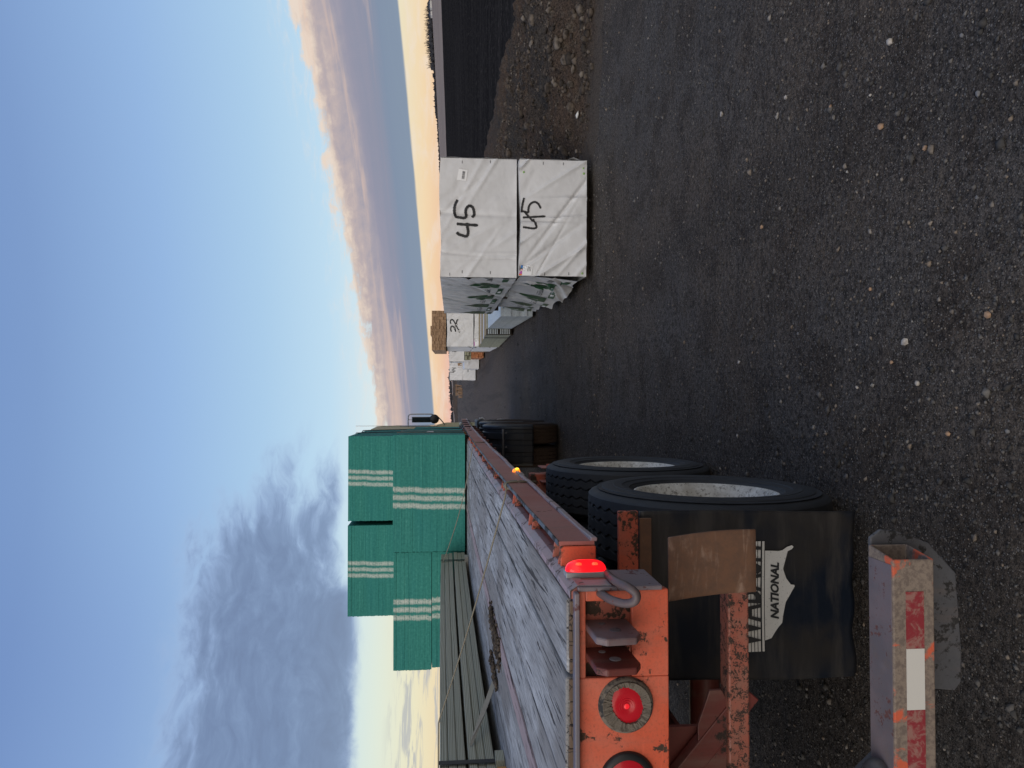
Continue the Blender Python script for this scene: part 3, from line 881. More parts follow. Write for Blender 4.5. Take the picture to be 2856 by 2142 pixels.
while yp < 12.8:
    mb = MB()
    for dy in (-.0, .085):
        mb.raw([on_deck(x, yp + dy + e, h) for e in (0, .009) for x, h in ((-.441, -.10), (-.3855, -.10), (-.3855, -.012), (-.441, -.004))],
               [(0, 1, 2, 3), (7, 6, 5, 4), (0, 4, 5, 1), (1, 5, 6, 2), (2, 6, 7, 3), (3, 7, 4, 0)])
    mb.raw([on_deck(x, yp + e, h) for e in (.008, .086) for x, h in ((-.398, -.10), (-.388, -.10), (-.388, -.008), (-.398, -.008))],
           [(0, 1, 2, 3), (7, 6, 5, 4), (0, 4, 5, 1), (1, 5, 6, 2), (2, 6, 7, 3), (3, 7, 4, 0)])
    mb.build('stake_pocket', M_orange_worn, TR, bevel=.002, seg=1)
    yp += .50
MB().obox((-.413, 1.843, D(1.84) - .052), (.026, 0, 0), (0, .004, 0), (0, 0, .047)).build('rail_end_plate', M_orange, TR, bevel=.003)

# rear sill with its lamp holes and hinge recess
mb = MB()
mb.box(-2.95, -.452, 1.628, 1.66, 1.334, 1.346)
mb.build('sill_lip', M_mauve, TR, bevel=.003)
mb = MB()
zt, zb = 1.3335, 1.118
mb.box(-2.95, -.655, 1.650, 1.664, zb, zt)
mb.box(-.655, -.452, 1.650, 1.664, zb, 1.207)
mb.box(-.655, -.452, 1.650, 1.664, 1.316, zt)
mb.box(-.477, -.452, 1.650, 1.664, 1.207, 1.316)
mb.build('rear_sill', M_orange, TR, bevel=.003)
MB().box(-.66, -.47, 1.682, 1.69, 1.2, 1.33).box(-2.95, -.455, 1.664, 1.70, 1.118, 1.126).build('sill_recess', M_orange_worn, TR)
MB().box(-.4515, -.4405, 1.640, 1.80, 1.135, 1.336).build('sill_end_plate', M_mauve, TR, bevel=.003)
MB().box(-.4400, -.4388, 1.648, 1.700, 1.255, 1.328).build('sticker', M_sticker, TR)
# two holed lugs
for xl, hole in ((-.528, 0), (-.594, 1)):
    mb = MB()
    mb.prism([(1.682, 1.318), (1.682, 1.212), (1.575, 1.206), (1.545, 1.222), (1.540, 1.290), (1.556, 1.312)], 0, xl - .017, xl)
    lug = mb.build('hinge_lug', M_lug if not hole else M_redframe, TR, bevel=.004)
    MB().lathe([(.0, .0010), (.013, .0010), (.0135, .0002)], (xl, 1.600, 1.258), 16).build('pin_hole', M_sticker if hole else M_steel, lug, local=False)
    MB().lathe([(.0, .0010), (.008, .0010), (.0085, .0002)], (xl, 1.648, 1.278), 12).build('pin_hole', M_sticker if hole else M_steel, lug, local=False)
# round-bar rope hook bent round the corner
def smoothpath(pts, n=6):
    P = [Vector(p) for p in pts]; out = []
    for i in range(len(P) - 1):
        p0, p1, p2, p3 = P[max(i - 1, 0)], P[i], P[i + 1], P[min(i + 2, len(P) - 1)]
        for k in range(n):
            t_ = k / n
            out.append(.5 * ((2 * p1) + (-p0 + p2) * t_ + (2 * p0 - 5 * p1 + 4 * p2 - p3) * t_ ** 2 + (-p0 + 3 * p1 - 3 * p2 + p3) * t_ ** 3))
    return out + [P[-1]]


MB().tube(smoothpath([(-.434, 1.735, 1.247), (-.430, 1.69, 1.250), (-.424, 1.62, 1.250), (-.424, 1.575, 1.236), (-.436, 1.560, 1.220), (-.453, 1.562, 1.222), (-.463, 1.58, 1.240), (-.462, 1.61, 1.266), (-.457, 1.65, 1.283)]), .0098, 12).build('rope_hook', M_hook, TR, smooth=180)

# round tail lamps in rubber grommets
def tail_lamp(x, z, muddy):
    y = 1.650
    g = MB().lathe([(.046, -.002), (.050, -.012), (.060, -.011), (.0645, -.005), (.066, 0)], (x, y, z), 48, 1).build('lamp_grommet', M_grommet if muddy else M_black, TR, smooth=50)
    n = 48; vv = []
    prof = [(0, -.011), (.008, -.0105), (.0085, -.0095), (.013, -.0105), (.0135, -.0092), (.018, -.0102), (.0185, -.009), (.023, -.0098), (.034, -.0085), (.046, -.004)]
    MB().lathe(prof, (x, y, z), n, 1).build('lamp_lens', M_lens, g, smooth=40)
    MB().lathe([(0, -.0114), (.0055, -.0113), (.0062, -.0110), (.0064, -.009)], (x, y, z), 24, 1).build('lamp_core', M_lensglow, g, smooth=60)
    if muddy:
        mbm = MB(); lr_ = random.Random(3)
        for k in range(64):
            a = 2 * math.pi * k / 64
            inner = .0395 + .0045 * math.sin(a * 2 + .6) + .003 * math.sin(a + 2.2) + lr_.uniform(-.0012, .0012)
            inner = min(inner, .0475)
            da = .048
            q = [(inner, a - da, -.0108), (inner, a + da, -.0108), (.057, a + da, -.0135), (.057, a - da, -.0135)]
            top_ = [(x + r_ * math.cos(b), y + d - lr_.uniform(0, .004), z + r_ * math.sin(b)) for r_, b, d in q]
            bot_ = [(x + r_ * math.cos(b), y + d + .008, z + r_ * math.sin(b)) for r_, b, d in q]
            mbm.raw(top_ + bot_, [(0, 1, 2, 3), (0, 4, 5, 1), (1, 5, 6, 2), (2, 6, 7, 3), (3, 7, 4, 0)])
        mbm.build('dried_mud_ring', M_mud, g)
tail_lamp(-.719, 1.222, True)
tail_lamp(-.893, 1.219, False)

# lit red marker lamp on the corner and amber one along the rail
mk = MB().box(-.4405, -.427, 1.722, 1.768, 1.246, 1.350).build('marker_base', M_sticker, TR, bevel=.002)
def dome(c, ax, n=18, m=10):
    vv = []; ff = []
    for j in range(m + 1):
        a = math.pi / 2 * j / m
        for k in range(n):
            b = 2 * math.pi * k / n
            se = lambda w: math.copysign(abs(w) ** .75, w)
            vv.append((c[0] + ax[0] * math.sin(a) ** .8, c[1] + ax[1] * math.cos(a) * se(math.cos(b)), c[2] + ax[2] * math.cos(a) ** .7 * se(math.sin(b))))
    for j in range(m):
        ff += [(j * n + k, j * n + (k + 1) % n, (j + 1) * n + (k + 1) % n, (j + 1) * n + k) for k in range(n)]
    return MB().raw(vv, ff)
dome((-.427, 1.745, 1.298), (.027, .021, .051)).build('marker_lens', M_marker, mk, smooth=60)
for dz_ in (-.020, .020):
    dome((-.410, 1.730, 1.298 + dz_), (.006, .005, .008), 8, 4).build('marker_bulb', M_markerhot, mk, smooth=60)
am = MB().box(-.40, -.385, 3.56, 3.66, 1.262, 1.272).box(-.40, -.378, 3.56, 3.66, 1.272, 1.32).build('amber_base', M_sticker, TR, bevel=.002)
dome((-.378, 3.60, 1.300), (.020, .026, .020)).build('amber_lens', M_amber, am, smooth=60)
dome((-.360, 3.575, 1.298), (.008, .008, .010), 8, 4).build('amber_bulb', M_amberhot, am, smooth=60)

# frame under the deck
for x0 in (-1.28, -2.2):
    mb = MB()
    mb.box(x0, x0 + .012, 1.72, 12.9, .80, 1.16).box(x0 - .06, x0 + .07, 1.72, 12.9, 1.16, 1.175).box(x0 - .06, x0 + .07, 1.72, 12.9, .785, .80)
    mb.build('frame_rail', M_redframe, TR)
for k in range(16):
    y = 2.2 + k * .7
    MB().box(-2.9, -.50, y, y + .06, 1.18, 1.30).build('crossmember', M_redframe, TR)
MB().box(-1.275, -.955, 2.03, 2.045, .79, 1.11).box(-2.9, -1.27, 1.95, 1.97, .8, 1.12).build('rear_web', M_redframe, TR)
MB().obox((-1.0, 2.0, .91), (.155, 0, -.135), (0, .02, 0), (.02, 0, .023)).build('diagonal_brace', M_redframe, TR, bevel=.003)
MB().prism([(-.835, .895), (-.835, .86), (-.95, .80), (-1.1, .80), (-1.1, .93), (-.93, .93)], 1, 1.985, 1.997).build('gusset', M_redframe, TR, bevel=.002)
# square tube carrying the mud flap, with the curved rusty plate at its end
tb = MB().box(-1.6, -.50, 1.965, 2.03, .786, .848).build('flap_tube', M_speck, TR, bevel=.006)
mb = MB()
mb.grid(lambda u, v: ((-.533 - .020 * v) * (1 - u) + (-.362 - .018 * v) * u + .008 * math.sin(v * 3.14), 1.90 - .010 * math.sin(v * 3.1), .797 + .245 * v), 10, 12)
cp = mb.build('curved_plate', M_rust, TR, smooth=180)
sm_ = cp.modifiers.new('thick', 'SOLIDIFY'); sm_.thickness = .009
bv = cp.modifiers.new('bevel', 'BEVEL'); bv.width = .002; bv.segments = 1

# mud flap with its hanger bar
MB().box(-1.6, -.398, 2.452, 2.475, .975, 1.046).build('flap_hanger', M_orange_worn, TR, bevel=.004)
MB().box(-.72, -.425, 2.462, 2.474, .925, .968).build('flap_clamp', M_rust, TR, bevel=.003)
mb = MB()
fl = lambda x, z: 2.49 + .012 * math.sin((x + 1.0) * 7) * (1 - (z - .15) / .81) + .02 * ((.96 - z) / .81) ** 2
def flapf(u, v):
    z = .962 - .81 * v; x0 = -1.005 - .018 * v + .003 * math.sin(v * 7); x1 = -.405 - .010 * v + .004 * math.sin(v * 5)
    x = x1 + (x0 - x1) * u
    if v > .96: z += .006 * math.sin(u * 19) + .008 * (math.sin(u * 7.3) > .8)
    return (x, fl(x, z), z)
mb.grid(flapf, 40, 48)
flp = mb.build('mud_flap', M_flap, TR, smooth=180)
q = flp.modifiers.new('thick', 'SOLIDIFY'); q.thickness = .009; q.offset = 0


def decal(name, poly, mat, parent, yfn, off):
    """flat print: polygon in (x, z) laid on the surface y = yfn(x, z)"""
    bm = bmesh.new()
    vs_ = [bm.verts.new((x, 0, z)) for x, z in poly]
    bm.faces.new(vs_)
    bmesh.ops.triangulate(bm, faces=bm.faces)
    bmesh.ops.subdivide_edges(bm, edges=[e for e in bm.edges if e.calc_length() > .08], cuts=2)
    mb = MB().raw([(v.co.x, yfn(v.co.x, v.co.z) - off, v.co.z) for v in bm.verts], [tuple(w.index for w in f_.verts) for f_ in (bm.verts.index_update(), bm.faces)[1]])
    bm.free()
    return mb.build(name, mat, parent)


def text_mesh(body, size, shear=0, bold=.0, width=1.0):
    cu = bpy.data.curves.new('lettering', 'FONT'); cu.body = body; cu.size = size; cu.shear = shear; cu.offset = bold; cu.resolution_u = 3; cu.fill_mode = 'FRONT'
    cu.align_x = 'LEFT'
    ob = bpy.data.objects.new('lettering', cu); col.objects.link(ob)
    dg = bpy.context.evaluated_depsgraph_get()
    me = bpy.data.meshes.new_from_object(ob.evaluated_get(dg))
    v = [(p.co.x * width, p.co.y) for p in me.vertices]; f_ = [tuple(p.vertices) for p in me.polygons]
    bpy.data.objects.remove(ob); bpy.data.curves.remove(cu); bpy.data.meshes.remove(me)
    return v, f_


def put_text(name, body, size, at, mat, parent, fn, shear=0, bold=0, fit=None, height=None):
    """fn(u, v) gives the 3-D point of lettering coordinate (u along, v up)"""
    v, f_ = text_mesh(body, size, shear, bold)
    xs_ = [p[0] for p in v]; ys_ = [p[1] for p in v]
    w0 = max(xs_) - min(xs_); h0 = max(ys_) - min(ys_)
    sx = fit / w0 if fit else 1; sy = height / h0 if height else 1
    mb = MB().raw([fn(at[0] + (p[0] - min(xs_)) * sx, at[1] + (p[1] - min(ys_)) * sy) for p in v], f_)
    return mb.build(name, mat, parent, fix=False)


# print on the flap: striped name panel, map outline, second line of lettering
FY = lambda x, z: fl(x, z) - .0105
pan = MB()
for k in range(9):
    z0 = .518 + k * .0125
    pan.grid(lambda u, v: (lambda x, z: (x, FY(x, z) - .0012, z))(-.914 + .396 * u, z0 + .0098 * v), 12, 1)
pan.build('striped_panel', M_decal, flp, fix=False)
brd = MB()
brd.grid(lambda u, v: (lambda x, z: (x, FY(x, z) - .0012, z))(-.914 + .396 * u, .504 + .0085 * v), 12, 1)
brd.build('panel_border', M_decal, flp, fix=False)
put_text('lettering', 'WABASH', .12, (-.893, .516), M_flapink, flp, lambda u, v: (u, FY(u, v) - .0055, v), shear=.12, bold=.0025, fit=.365, height=.125)
usa = [(-.875, .502), (-.868, .478), (-.845, .462), (-.832, .452), (-.815, .436), (-.790, .432), (-.768, .432), (-.752, .424), (-.738, .420), (-.726, .424), (-.716, .416), (-.706, .412), (-.696, .398),
       (-.685, .387), (-.680, .389), (-.678, .402), (-.672, .414), (-.655, .420), (-.640, .428), (-.622, .432), (-.604, .432), (-.592, .436), (-.578, .434), (-.566, .428), (-.556, .416), (-.549, .400), (-.541, .394),
       (-.535, .400), (-.540, .418), (-.552, .436), (-.556, .456), (-.560, .478), (-.552, .502)]
decal('map_outline', usa, M_decal, flp, FY, .0025)
put_text('lettering', 'NATIONAL', .05, (-.800, .449), M_flapink, flp, lambda u, v: (u, FY(u, v) - .0055, v), shear=.25, bold=.0022, fit=.205, height=.033)

# bumper: open square tube with its plate, upright and reflective tape
zc = .507
mb = MB()
x1, x0 = -.396, -1.9
y0, y1, z0, z1, th = 1.652, 1.755, .452, .558, .007
vv = []; ff = []
for xi, x in enumerate((x1, x0)):
    for (a, b) in ((y0, z0), (y1, z0), (y1, z1), (y0, z1), (y0 + th, z0 + th), (y1 - th, z0 + th), (y1 - th, z1 - th), (y0 + th, z1 - th)):
        vv.append((x + (.016 if (xi == 0 and a > 1.7) else 0), a, b))
for k in range(4):
    l = (k + 1) % 4
    ff += [(k, l, 8 + l, 8 + k), (4 + l, 4 + k, 12 + k, 12 + l), (l, k, 4 + k, 4 + l), (8 + k, 8 + l, 12 + l, 12 + k)]
mb.raw(vv, ff)
bt = mb.build('bumper_tube', M_bumper, TR, bevel=.004)
MB().box(-1.9, -.41, 1.657, 1.75, .5582, .5594).build('tube_top_scuff', M_mauve, bt)
for a, b, mm in ((-.474, -.612, M_tape_red), (-.6125, -.760, M_tape_white), (-.7605, -.905, M_tape_red), (-.9055, -1.05, M_tape_white), (-1.051, -1.2, M_tape_red)):
    MB().box(b, a, 1.6506, 1.652, .480, .526).build('reflective_tape', mm, bt)
MB().prism([(-.364, .545), (-.344, .516), (-.350, .47), (-.381, .385), (-.461, .311), (-.659, .298), (-.745, .300), (-.767, .318), (-.760, .382), (-.752, .545)], 1, 1.765, 1.777).build('bumper_plate', M_steel, TR, bevel=.003)
MB().obox((-1.08, 1.73, .72), (.02, 0, 0), (.0, .035, 0), (-.16, 0, .18)).build('bumper_upright', M_steel, TR, bevel=.004)
mb = MB()
mb.raw((ICOV * np.array([.06, .06, .045]) + np.array([-.945, 1.70, .572])).tolist(), ICOF.tolist())
mb.raw((ICOV * np.array([.05, .05, .06]) + np.array([-.985, 1.71, .60])).tolist(), ICOF.tolist())
wl = mb.build('weld_bracket', M_steel, TR, smooth=180); wl.modifiers.new('sub', 'SUBSURF').levels = 2; wl.modifiers[-1].render_levels = 2


# wheels
def tyre_mesh(mb, c, Rr=.520, w=.285, segs=240, zig=48):
    rim = .300
    hw = w / 2
    side_out = [(rim, hw - .034), (rim + .012, hw - .018), (rim + .03, hw - .006), (rim + .032, hw - .001), (rim + .06, hw + .006), (rim + .062, hw + .009), (rim + .10, hw + .012), (rim + .102, hw + .010), (rim + .135, hw + .010), (rim + .15, hw + .006),
                (rim + .152, hw + .003), (rim + .175, hw + .001), (Rr - .045, hw - .004), (Rr - .030, hw - .008), (Rr - .012, hw - .016), (Rr - .004, hw - .025)]
    nch = len(side_out)
    gro = [.078, .027, -.027, -.078]
    # profile entries: (radius, axial, zigzag weight)
    P = [(r_, a, 0) for r_, a in side_out]
    for gx in gro:
        P += [(Rr, gx + .0058, 1), (Rr - .0135, gx + .003, 1), (Rr - .0135, gx - .003, 1), (Rr, gx - .0058, 1)]
    P += [(r_, -a, 0) for r_, a in side_out[::-1]]
    n = segs; vv = []; m = len(P)
    for (r_, a, zz) in P:
        for k in range(n):
            th_ = 2 * math.pi * k / n
            ph = (k * zig / n) % 1.0
            tri = (4 * abs(ph - .5) - 1) * .0085 * zz
            vv.append((c[0] + a + tri, c[1] + r_ * math.cos(th_), c[2] + r_ * math.sin(th_)))
    ff = []
    for i in range(m - 1):
        ff += [(i * n + k, i * n + (k + 1) % n, (i + 1) * n + (k + 1) % n, (i + 1) * n + k) for k in range(n)]
    return mb.raw(vv, ff)


def dual(name, c, parent, mat_t, zoff=0, Rr=.52, segs=240):
    for k, xx in enumerate((0, -.345)):
        cc = (c[0] + xx, c[1], c[2])
        ty = tyre_mesh(MB(), cc, Rr=Rr, segs=segs).build('tyre', mat_t, parent, smooth=32, fix=False)
        rim = MB()
        hw = .125
        if k == 0:
            prof = [(.304, hw - .008), (.311, hw - .006), (.311, hw + .002), (.304, hw + .003), (.292, hw - .008), (.276, hw - .05), (.262, hw - .11), (.255, hw - .165), (.20, hw - .172), (.165, hw - .165), (.10, hw - .160), (.10, hw - .05), (.0, hw - .045)]
        else:
            prof = [(.302, hw - .002), (.283, hw - .012), (.26, hw - .1), (.2, hw - .08), (0, hw - .08)]
        rim.lathe(prof, cc, 64)
        rm = rim.build('rim', M_rim, parent, smooth=35)
        if k == 0:
            for q in range(10):
                a = 2 * math.pi * q / 10
                MB().lathe([(.016, hw - .17), (.016, hw - .14), (0, hw - .138)], (cc[0], cc[1] + .142 * math.cos(a), cc[2] + .142 * math.sin(a)), 6).build('wheel_nut', M_steel, rm)


dual('wheel', (-.541, 3.06, .512), TR, M_tyre, Rr=.515)
dual('wheel', (-.562, 4.47, .512), TR, M_tyre, Rr=.515)
for y in (3.075, 4.47):
    MB().lathe([(.065, 0), (.065, -1.9)], (-.78, y, .515), 16).build('axle', M_redframe, TR, smooth=40)
# suspension hanger with its cross pin
MB().box(-.92, -.56, 5.18, 5.34, .87, 1.05).build('hanger_bar', M_orange_worn, TR, bevel=.006)
MB().prism([(-.62, .87), (-.62, .80), (-.76, .52), (-.92, .52), (-.92, .87)], 1, 5.2, 5.3).build('hanger_gusset', M_orange_worn, TR, bevel=.004)
hp = MB().lathe([(0, .0), (.028, .0), (.028, -.42), (0, -.42)], (-.48, 5.12, .915), 14).build('hanger_pin', M_orange_worn, TR, smooth=40)
for xx in (-.50, -.60, -.70, -.79):
    MB().prism([(5.06, .86), (5.2, .86), (5.24, .82), (5.24, .99), (5.06, .98)], 0, xx - .008, xx).build('pin_plate', M_pinkred, TR, bevel=.002)

# dark gravel lying in the deck groove (two heaps)
for nm, xa, xb, ya, yb, nn, lab in (('gravel_heap', -1.245, -1.105, 3.28, 3.86, 520, 'dark gravel heap lying along the pink strip of the plank deck'), ('gravel_heap', -1.41, -1.345, 3.42, 3.78, 160, 'thin dark gravel streak on the plank deck beside the stacked lumber')):
    yy = rng.uniform(ya, yb, nn); xx = rng.normal((xa + xb) / 2, (xb - xa) / 4.5, nn); xx = np.clip(xx, xa, xb)
    xx = xx - (yy - 3.55) * .08 * -1 if nm else xx
    pt = np.stack([xx, yy, D(yy) + .014 + rng.uniform(0, .012, nn)], -1)
    o = scatter(nm, pt, np.clip(rng.lognormal(math.log(.008), .4, nn), .004, .02), M_clod, jit=.3); tag(o, lab, 'gravel', kind='stuff')


# ==================================================================== LOAD ON THE TRAILER
def green_bundle(label, x1, w, y0, l, z0, h, yaw=0, stripe=.5, tilt=0, group='green coated sheet bundles on the trailer'):
    """x1: edge towards the open yard; built in its own axes, origin at that lower rear corner"""
    r_ = random.Random(hash((round(x1, 3), round(z0, 3))) & 0xffff)
    root = thing('sheet_bundle', label, 'sheet bundle', (x1, y0, z0), yaw, group)
    mb = MB(); n = max(6, int(h / .0125)); zz = 0
    for k in range(n):
        za, zb_ = h * k / n, h * (k + 1) / n
        a, b, c = r_.uniform(-.0012, .0012), r_.uniform(-.0014, .0014), r_.uniform(-.003, .003)
        if r_.random() < .03: b += .005
        mb.box(-w + c, a, b, l + c, za, zb_ - .0002)
    o = mb.build('sheet_stack', M_green, root, local=True, fix=False)
    o['stripe'] = -w * (1 - stripe)
    for yy in (.25, l * .5, l - .3):
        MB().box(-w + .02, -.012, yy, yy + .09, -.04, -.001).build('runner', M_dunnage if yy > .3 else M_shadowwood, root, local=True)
    return root


green_bundle('lower green sheet bundle with three white stripes, resting on the deck by the rail', -.385, 1.215, 7.5, 2.44, 1.485, .748, R(1.1), .455)
green_bundle('thick green sheet bundle behind the stacked grey-green lumber', -1.615, 1.225, 7.53, 2.44, 1.835, .395, 0, .515)
green_bundle('thin green sheet bundle under the thick striped one, sunk behind the stacked lumber', -1.615, 1.205, 7.535, 2.44, 1.485, .345, 0, .515)
green_bundle('upper green bundle above the rail side, dark gap at its edge', -.522, 1.158, 9.9, 2.35, 2.262, .772, R(.4), .50)
green_bundle('upper green bundle with three white stripes against the sky, above the lumber side', -1.742, 1.232, 9.88, 2.35, 2.262, .772, 0, .51)
green_bundle('green bundle at deck level carrying the upper one on the rail side', -.50, 1.2, 9.99, 2.44, 1.485, .748, 0, .5)
green_bundle('green bundle at deck level carrying the upper one on the lumber side', -1.742, 1.22, 10.0, 2.44, 1.485, .748, 0, .5)

# lumber pack on the deck
LX, LY0, LZ = -1.60, 1.05, 0
lp = thing('lumber_pack', 'pack of grey-green treated boards lying along the trailer deck', 'lumber pack', (LX, 2.0, D(2.0)))
bh, bw = .0385, .139
lr_ = random.Random(9)
bmesh_cache = {}
def board_at(x0, z0, y0, y1, mat=M_treated):
    L_ = y1 - y0
    mb = MB(); ys_ = [y0 + L_ * k / 6 for k in range(7)]
    n = 4; vv = []; ff = []
    bow = lr_.uniform(-.0025, .0025)
    for i, y in enumerate(ys_):
        b = bow * math.sin(math.pi * i / 6)
        vv += [(x0 - bw + b, y, z0 + dk_(y) ), (x0 + b, y, z0 + dk_(y)), (x0 + b, y, z0 + bh - .002 + dk_(y)), (x0 - bw + b, y, z0 + bh - .002 + dk_(y))]
    for i in range(6):
        ff += [(i * 4 + k, i * 4 + (k + 1) % 4, (i + 1) * 4 + (k + 1) % 4, (i + 1) * 4 + k) for k in range(4)]
    ff += [(3, 2, 1, 0), (24, 25, 26, 27)]
    ob = mb.raw(vv, ff).build('board', mat, lp, loc=(x0, y0, z0), bevel=.0035, seg=1)
    ob.location = (x0 - LX, y0 - 2.0, z0 - D(2.0))
dk_ = lambda y: (D(y) - D(3.0)) * .78
zbase = D(3.0) + .054
for k in range(6):
    lift = .012 if k >= 3 else 0
    for j in range(8):
        inset = lr_.uniform(0, .012) if j == 0 else j * .0008 + .004
        if j == 0 and k in (4, 5):
            cut = 6.35 if k == 4 else 5.6
            board_at(LX - inset, zbase + k * bh + lift, 1.3, cut)
            board_at(LX - inset - .006, zbase + k * bh + lift, cut + .012, 7.42)
        else:
            board_at(LX - inset - j * bw, zbase + k * bh + lift + lr_.uniform(0, .0012), 1.3 + lr_.uniform(-.03, .03), 7.42 + lr_.uniform(-.08, .04))
for yb in (3.14, 7.05):
    z0b, z1b = zbase + dk_(yb) - .052, zbase + dk_(yb) + 6 * bh + .013
    MB().box(LX + .0012, LX + .0032, yb, yb + .032, z0b + .02, z1b + .002).box(LX - 1.12, LX + .0032, yb, yb + .032, z1b + .001, z1b + .003).box(LX - .4, LX + .0032, yb, yb + .032, z0b + .018, z0b + .020).build('steel_band', M_band, lp)
zs = D(3.05) + .0145
tag(MB().box(-2.72, LX + .032, 2.955, 3.045, zs, zs + .037).build('dunnage_stick', M_dunnage), 'yellow timber stick under the lumber pack beside the black band', 'timber')
tag(MB().box(-2.72, LX + .03, 3.10, 3.19, D(3.1) + .015, D(3.1) + .0535).build('dunnage_stick', M_treated), 'grey-green timber stick under the black band of the lumber pack', 'timber')
tag(MB().box(-2.7, LX + .045, 7.0, 7.09, D(7.05) + .0145, D(7.05) + .050).build('dunnage_stick', M_lath), 'pale timber stick under the lumber pack at its green bundle end', 'timber')
# broken lath leaning out of the pack
mb = MB()
a, b = Vector((LX + .004, 3.30, 1.538)), Vector((-1.455, 3.62, 1.418))
d = (b - a).normalized(); s1_ = d.cross(Vector((0, 0, 1))).normalized(); s2_ = d.cross(s1_)
mb.raw([a + s1_ * .002 - s2_ * .009, a - s1_ * .004 + s2_ * .004, a.lerp(b, .5) + s1_ * .004 + s2_ * .011, a.lerp(b, .5) - s1_ * .004 + s2_ * .011, a.lerp(b, .5) + s1_ * .004 - s2_ * .011, a.lerp(b, .5) - s1_ * .004 - s2_ * .011,
        b + s1_ * .004 + s2_ * .012, b - s1_ * .004 + s2_ * .012, b + d * .03 + s1_ * .004 - s2_ * .012, b + d * .03 - s1_ * .004 - s2_ * .012],
       [(0, 2, 4), (1, 5, 3), (0, 1, 3, 2), (1, 0, 4, 5), (2, 3, 7, 6), (4, 8, 9, 5), (2, 6, 8, 4), (3, 5, 9, 7), (6, 7, 9, 8)])
tag(mb.build('broken_lath', M_lath), 'broken pale lath sticking out of the lumber pack over the deck', 'lath')

# tie-down cables over the load
def cable(pts, r_, mat, label, n=6, name='tie_cable'):
    return tag(MB().tube(pts, r_, n).build(name, mat, smooth=180), label, 'cable')


def sag(a, b, s_=.02, n=14):
    a, b = Vector(a), Vector(b)
    return [a.lerp(b, k / n) - Vector((0, 0, s_ * math.sin(math.pi * k / n))) for k in range(n + 1)]


y1_ = 3.12
cable([(-.371, y1_ + .02, D(y1_) - .13), (-.369, y1_ + .01, D(y1_) - .05), (-.372, y1_, D(y1_) + .004), (-.383, y1_ - .01, D(y1_) + .008), (-.40, y1_ - .02, D(y1_) + .006)] + sag((-.43, y1_ - .03, D(y1_) + .012), (LX + .01, 3.58, 1.685), .01) + [(LX - .02, 3.59, 1.692), (LX - .6, 3.6, 1.695)], .0036, M_cord, 'pale cord running from the wrapped rub rail down across the deck over the lumber')
mb = MB()
for k in range(5):
    a0 = k * .017
    mb.tube([(-.390 + .012 * math.cos(t_) * 1.3, y1_ + .025 + a0 * .6, D(y1_) - .048 + .058 * math.sin(t_)) for t_ in np.linspace(0, 6.1, 14)], .0065, 6)
tag(mb.build('rope_wrap', M_wire), 'dark rope wound around the rub rail where the pale cord starts', 'rope')
y2_ = 5.95
cable([(-.371, y2_ + .02, D(y2_) - .12), (-.369, y2_, D(y2_) + .002), (-.39, y2_ - .01, D(y2_) + .008)] + sag((-.44, y2_, D(y2_) + .02), (LX + .012, 6.95, 1.705), .03), .0036, M_cord, 'pale cord from the rub rail rising to the lumber end beside the green bundle')
for k, (yy, rr) in enumerate(((8.15, .0055), (8.75, .006))):
    xr = -.385 - .019 * (yy - 7.5) + .006
    cable([(-.372, yy + .1, D(yy) - .06), (xr, yy, 1.50), (xr + .002, yy, 2.236), (-.9, yy, 2.242)], rr, M_wire, ('cable over the lower green bundle, closer to its striped face', 'cable over the lower green bundle, closer to the truck')[k])
for k, yy in enumerate((10.7, 11.5)):
    cable([(-.372, yy + .1, D(yy) - .06), (-.49, yy, 1.5), (-.50, yy, 2.25), (-.515, yy, 3.03), (-.53, yy, 3.04), (-1.2, yy, 3.045)], .007, M_band, ('dark cable over the upper green bundle, closer to the striped face', 'dark cable over the upper green bundle, closer to the cab')[k])
MB_ = MB().box(-.45, -.40, 8.55, 8.75, 1.93, 2.03)
mb = MB().prism([(8.35, 1.82), (8.95, 1.86), (8.9, 1.90), (8.5, 1.93)], 0, -.412, -.404)
tag(mb.build('edge_protector', M_litter), 'white plastic edge protector under a cable on the lower green bundle', 'protector')
mb = MB()
for k in range(4):
    y = 9.2 + k * .75
    mb.tube([(-.46, y, D(y) + .04), (-.385, y + .05, D(y) + .008), (-.369, y + .06, D(y) - .01), (-.366, y + .10, D(y) - .13)], .007, 5)
    mb.tube([(-.384, y, D(y) + .006), (-.372, y + .45, D(y) + .006)], .005, 5)
tag(mb.build('tie_chains', M_band), 'dark chains and straps bunched along the rub rail near the truck', 'chain', kind='stuff')
tag(MB().raw((ICOV * np.array([.03, .12, .025]) + np.array([-.375, 10.3, 1.49])).tolist(), ICOF.tolist()).build('strap_end', M_litter, smooth=180), 'white strap end hanging on the rail before the truck', 'strap')


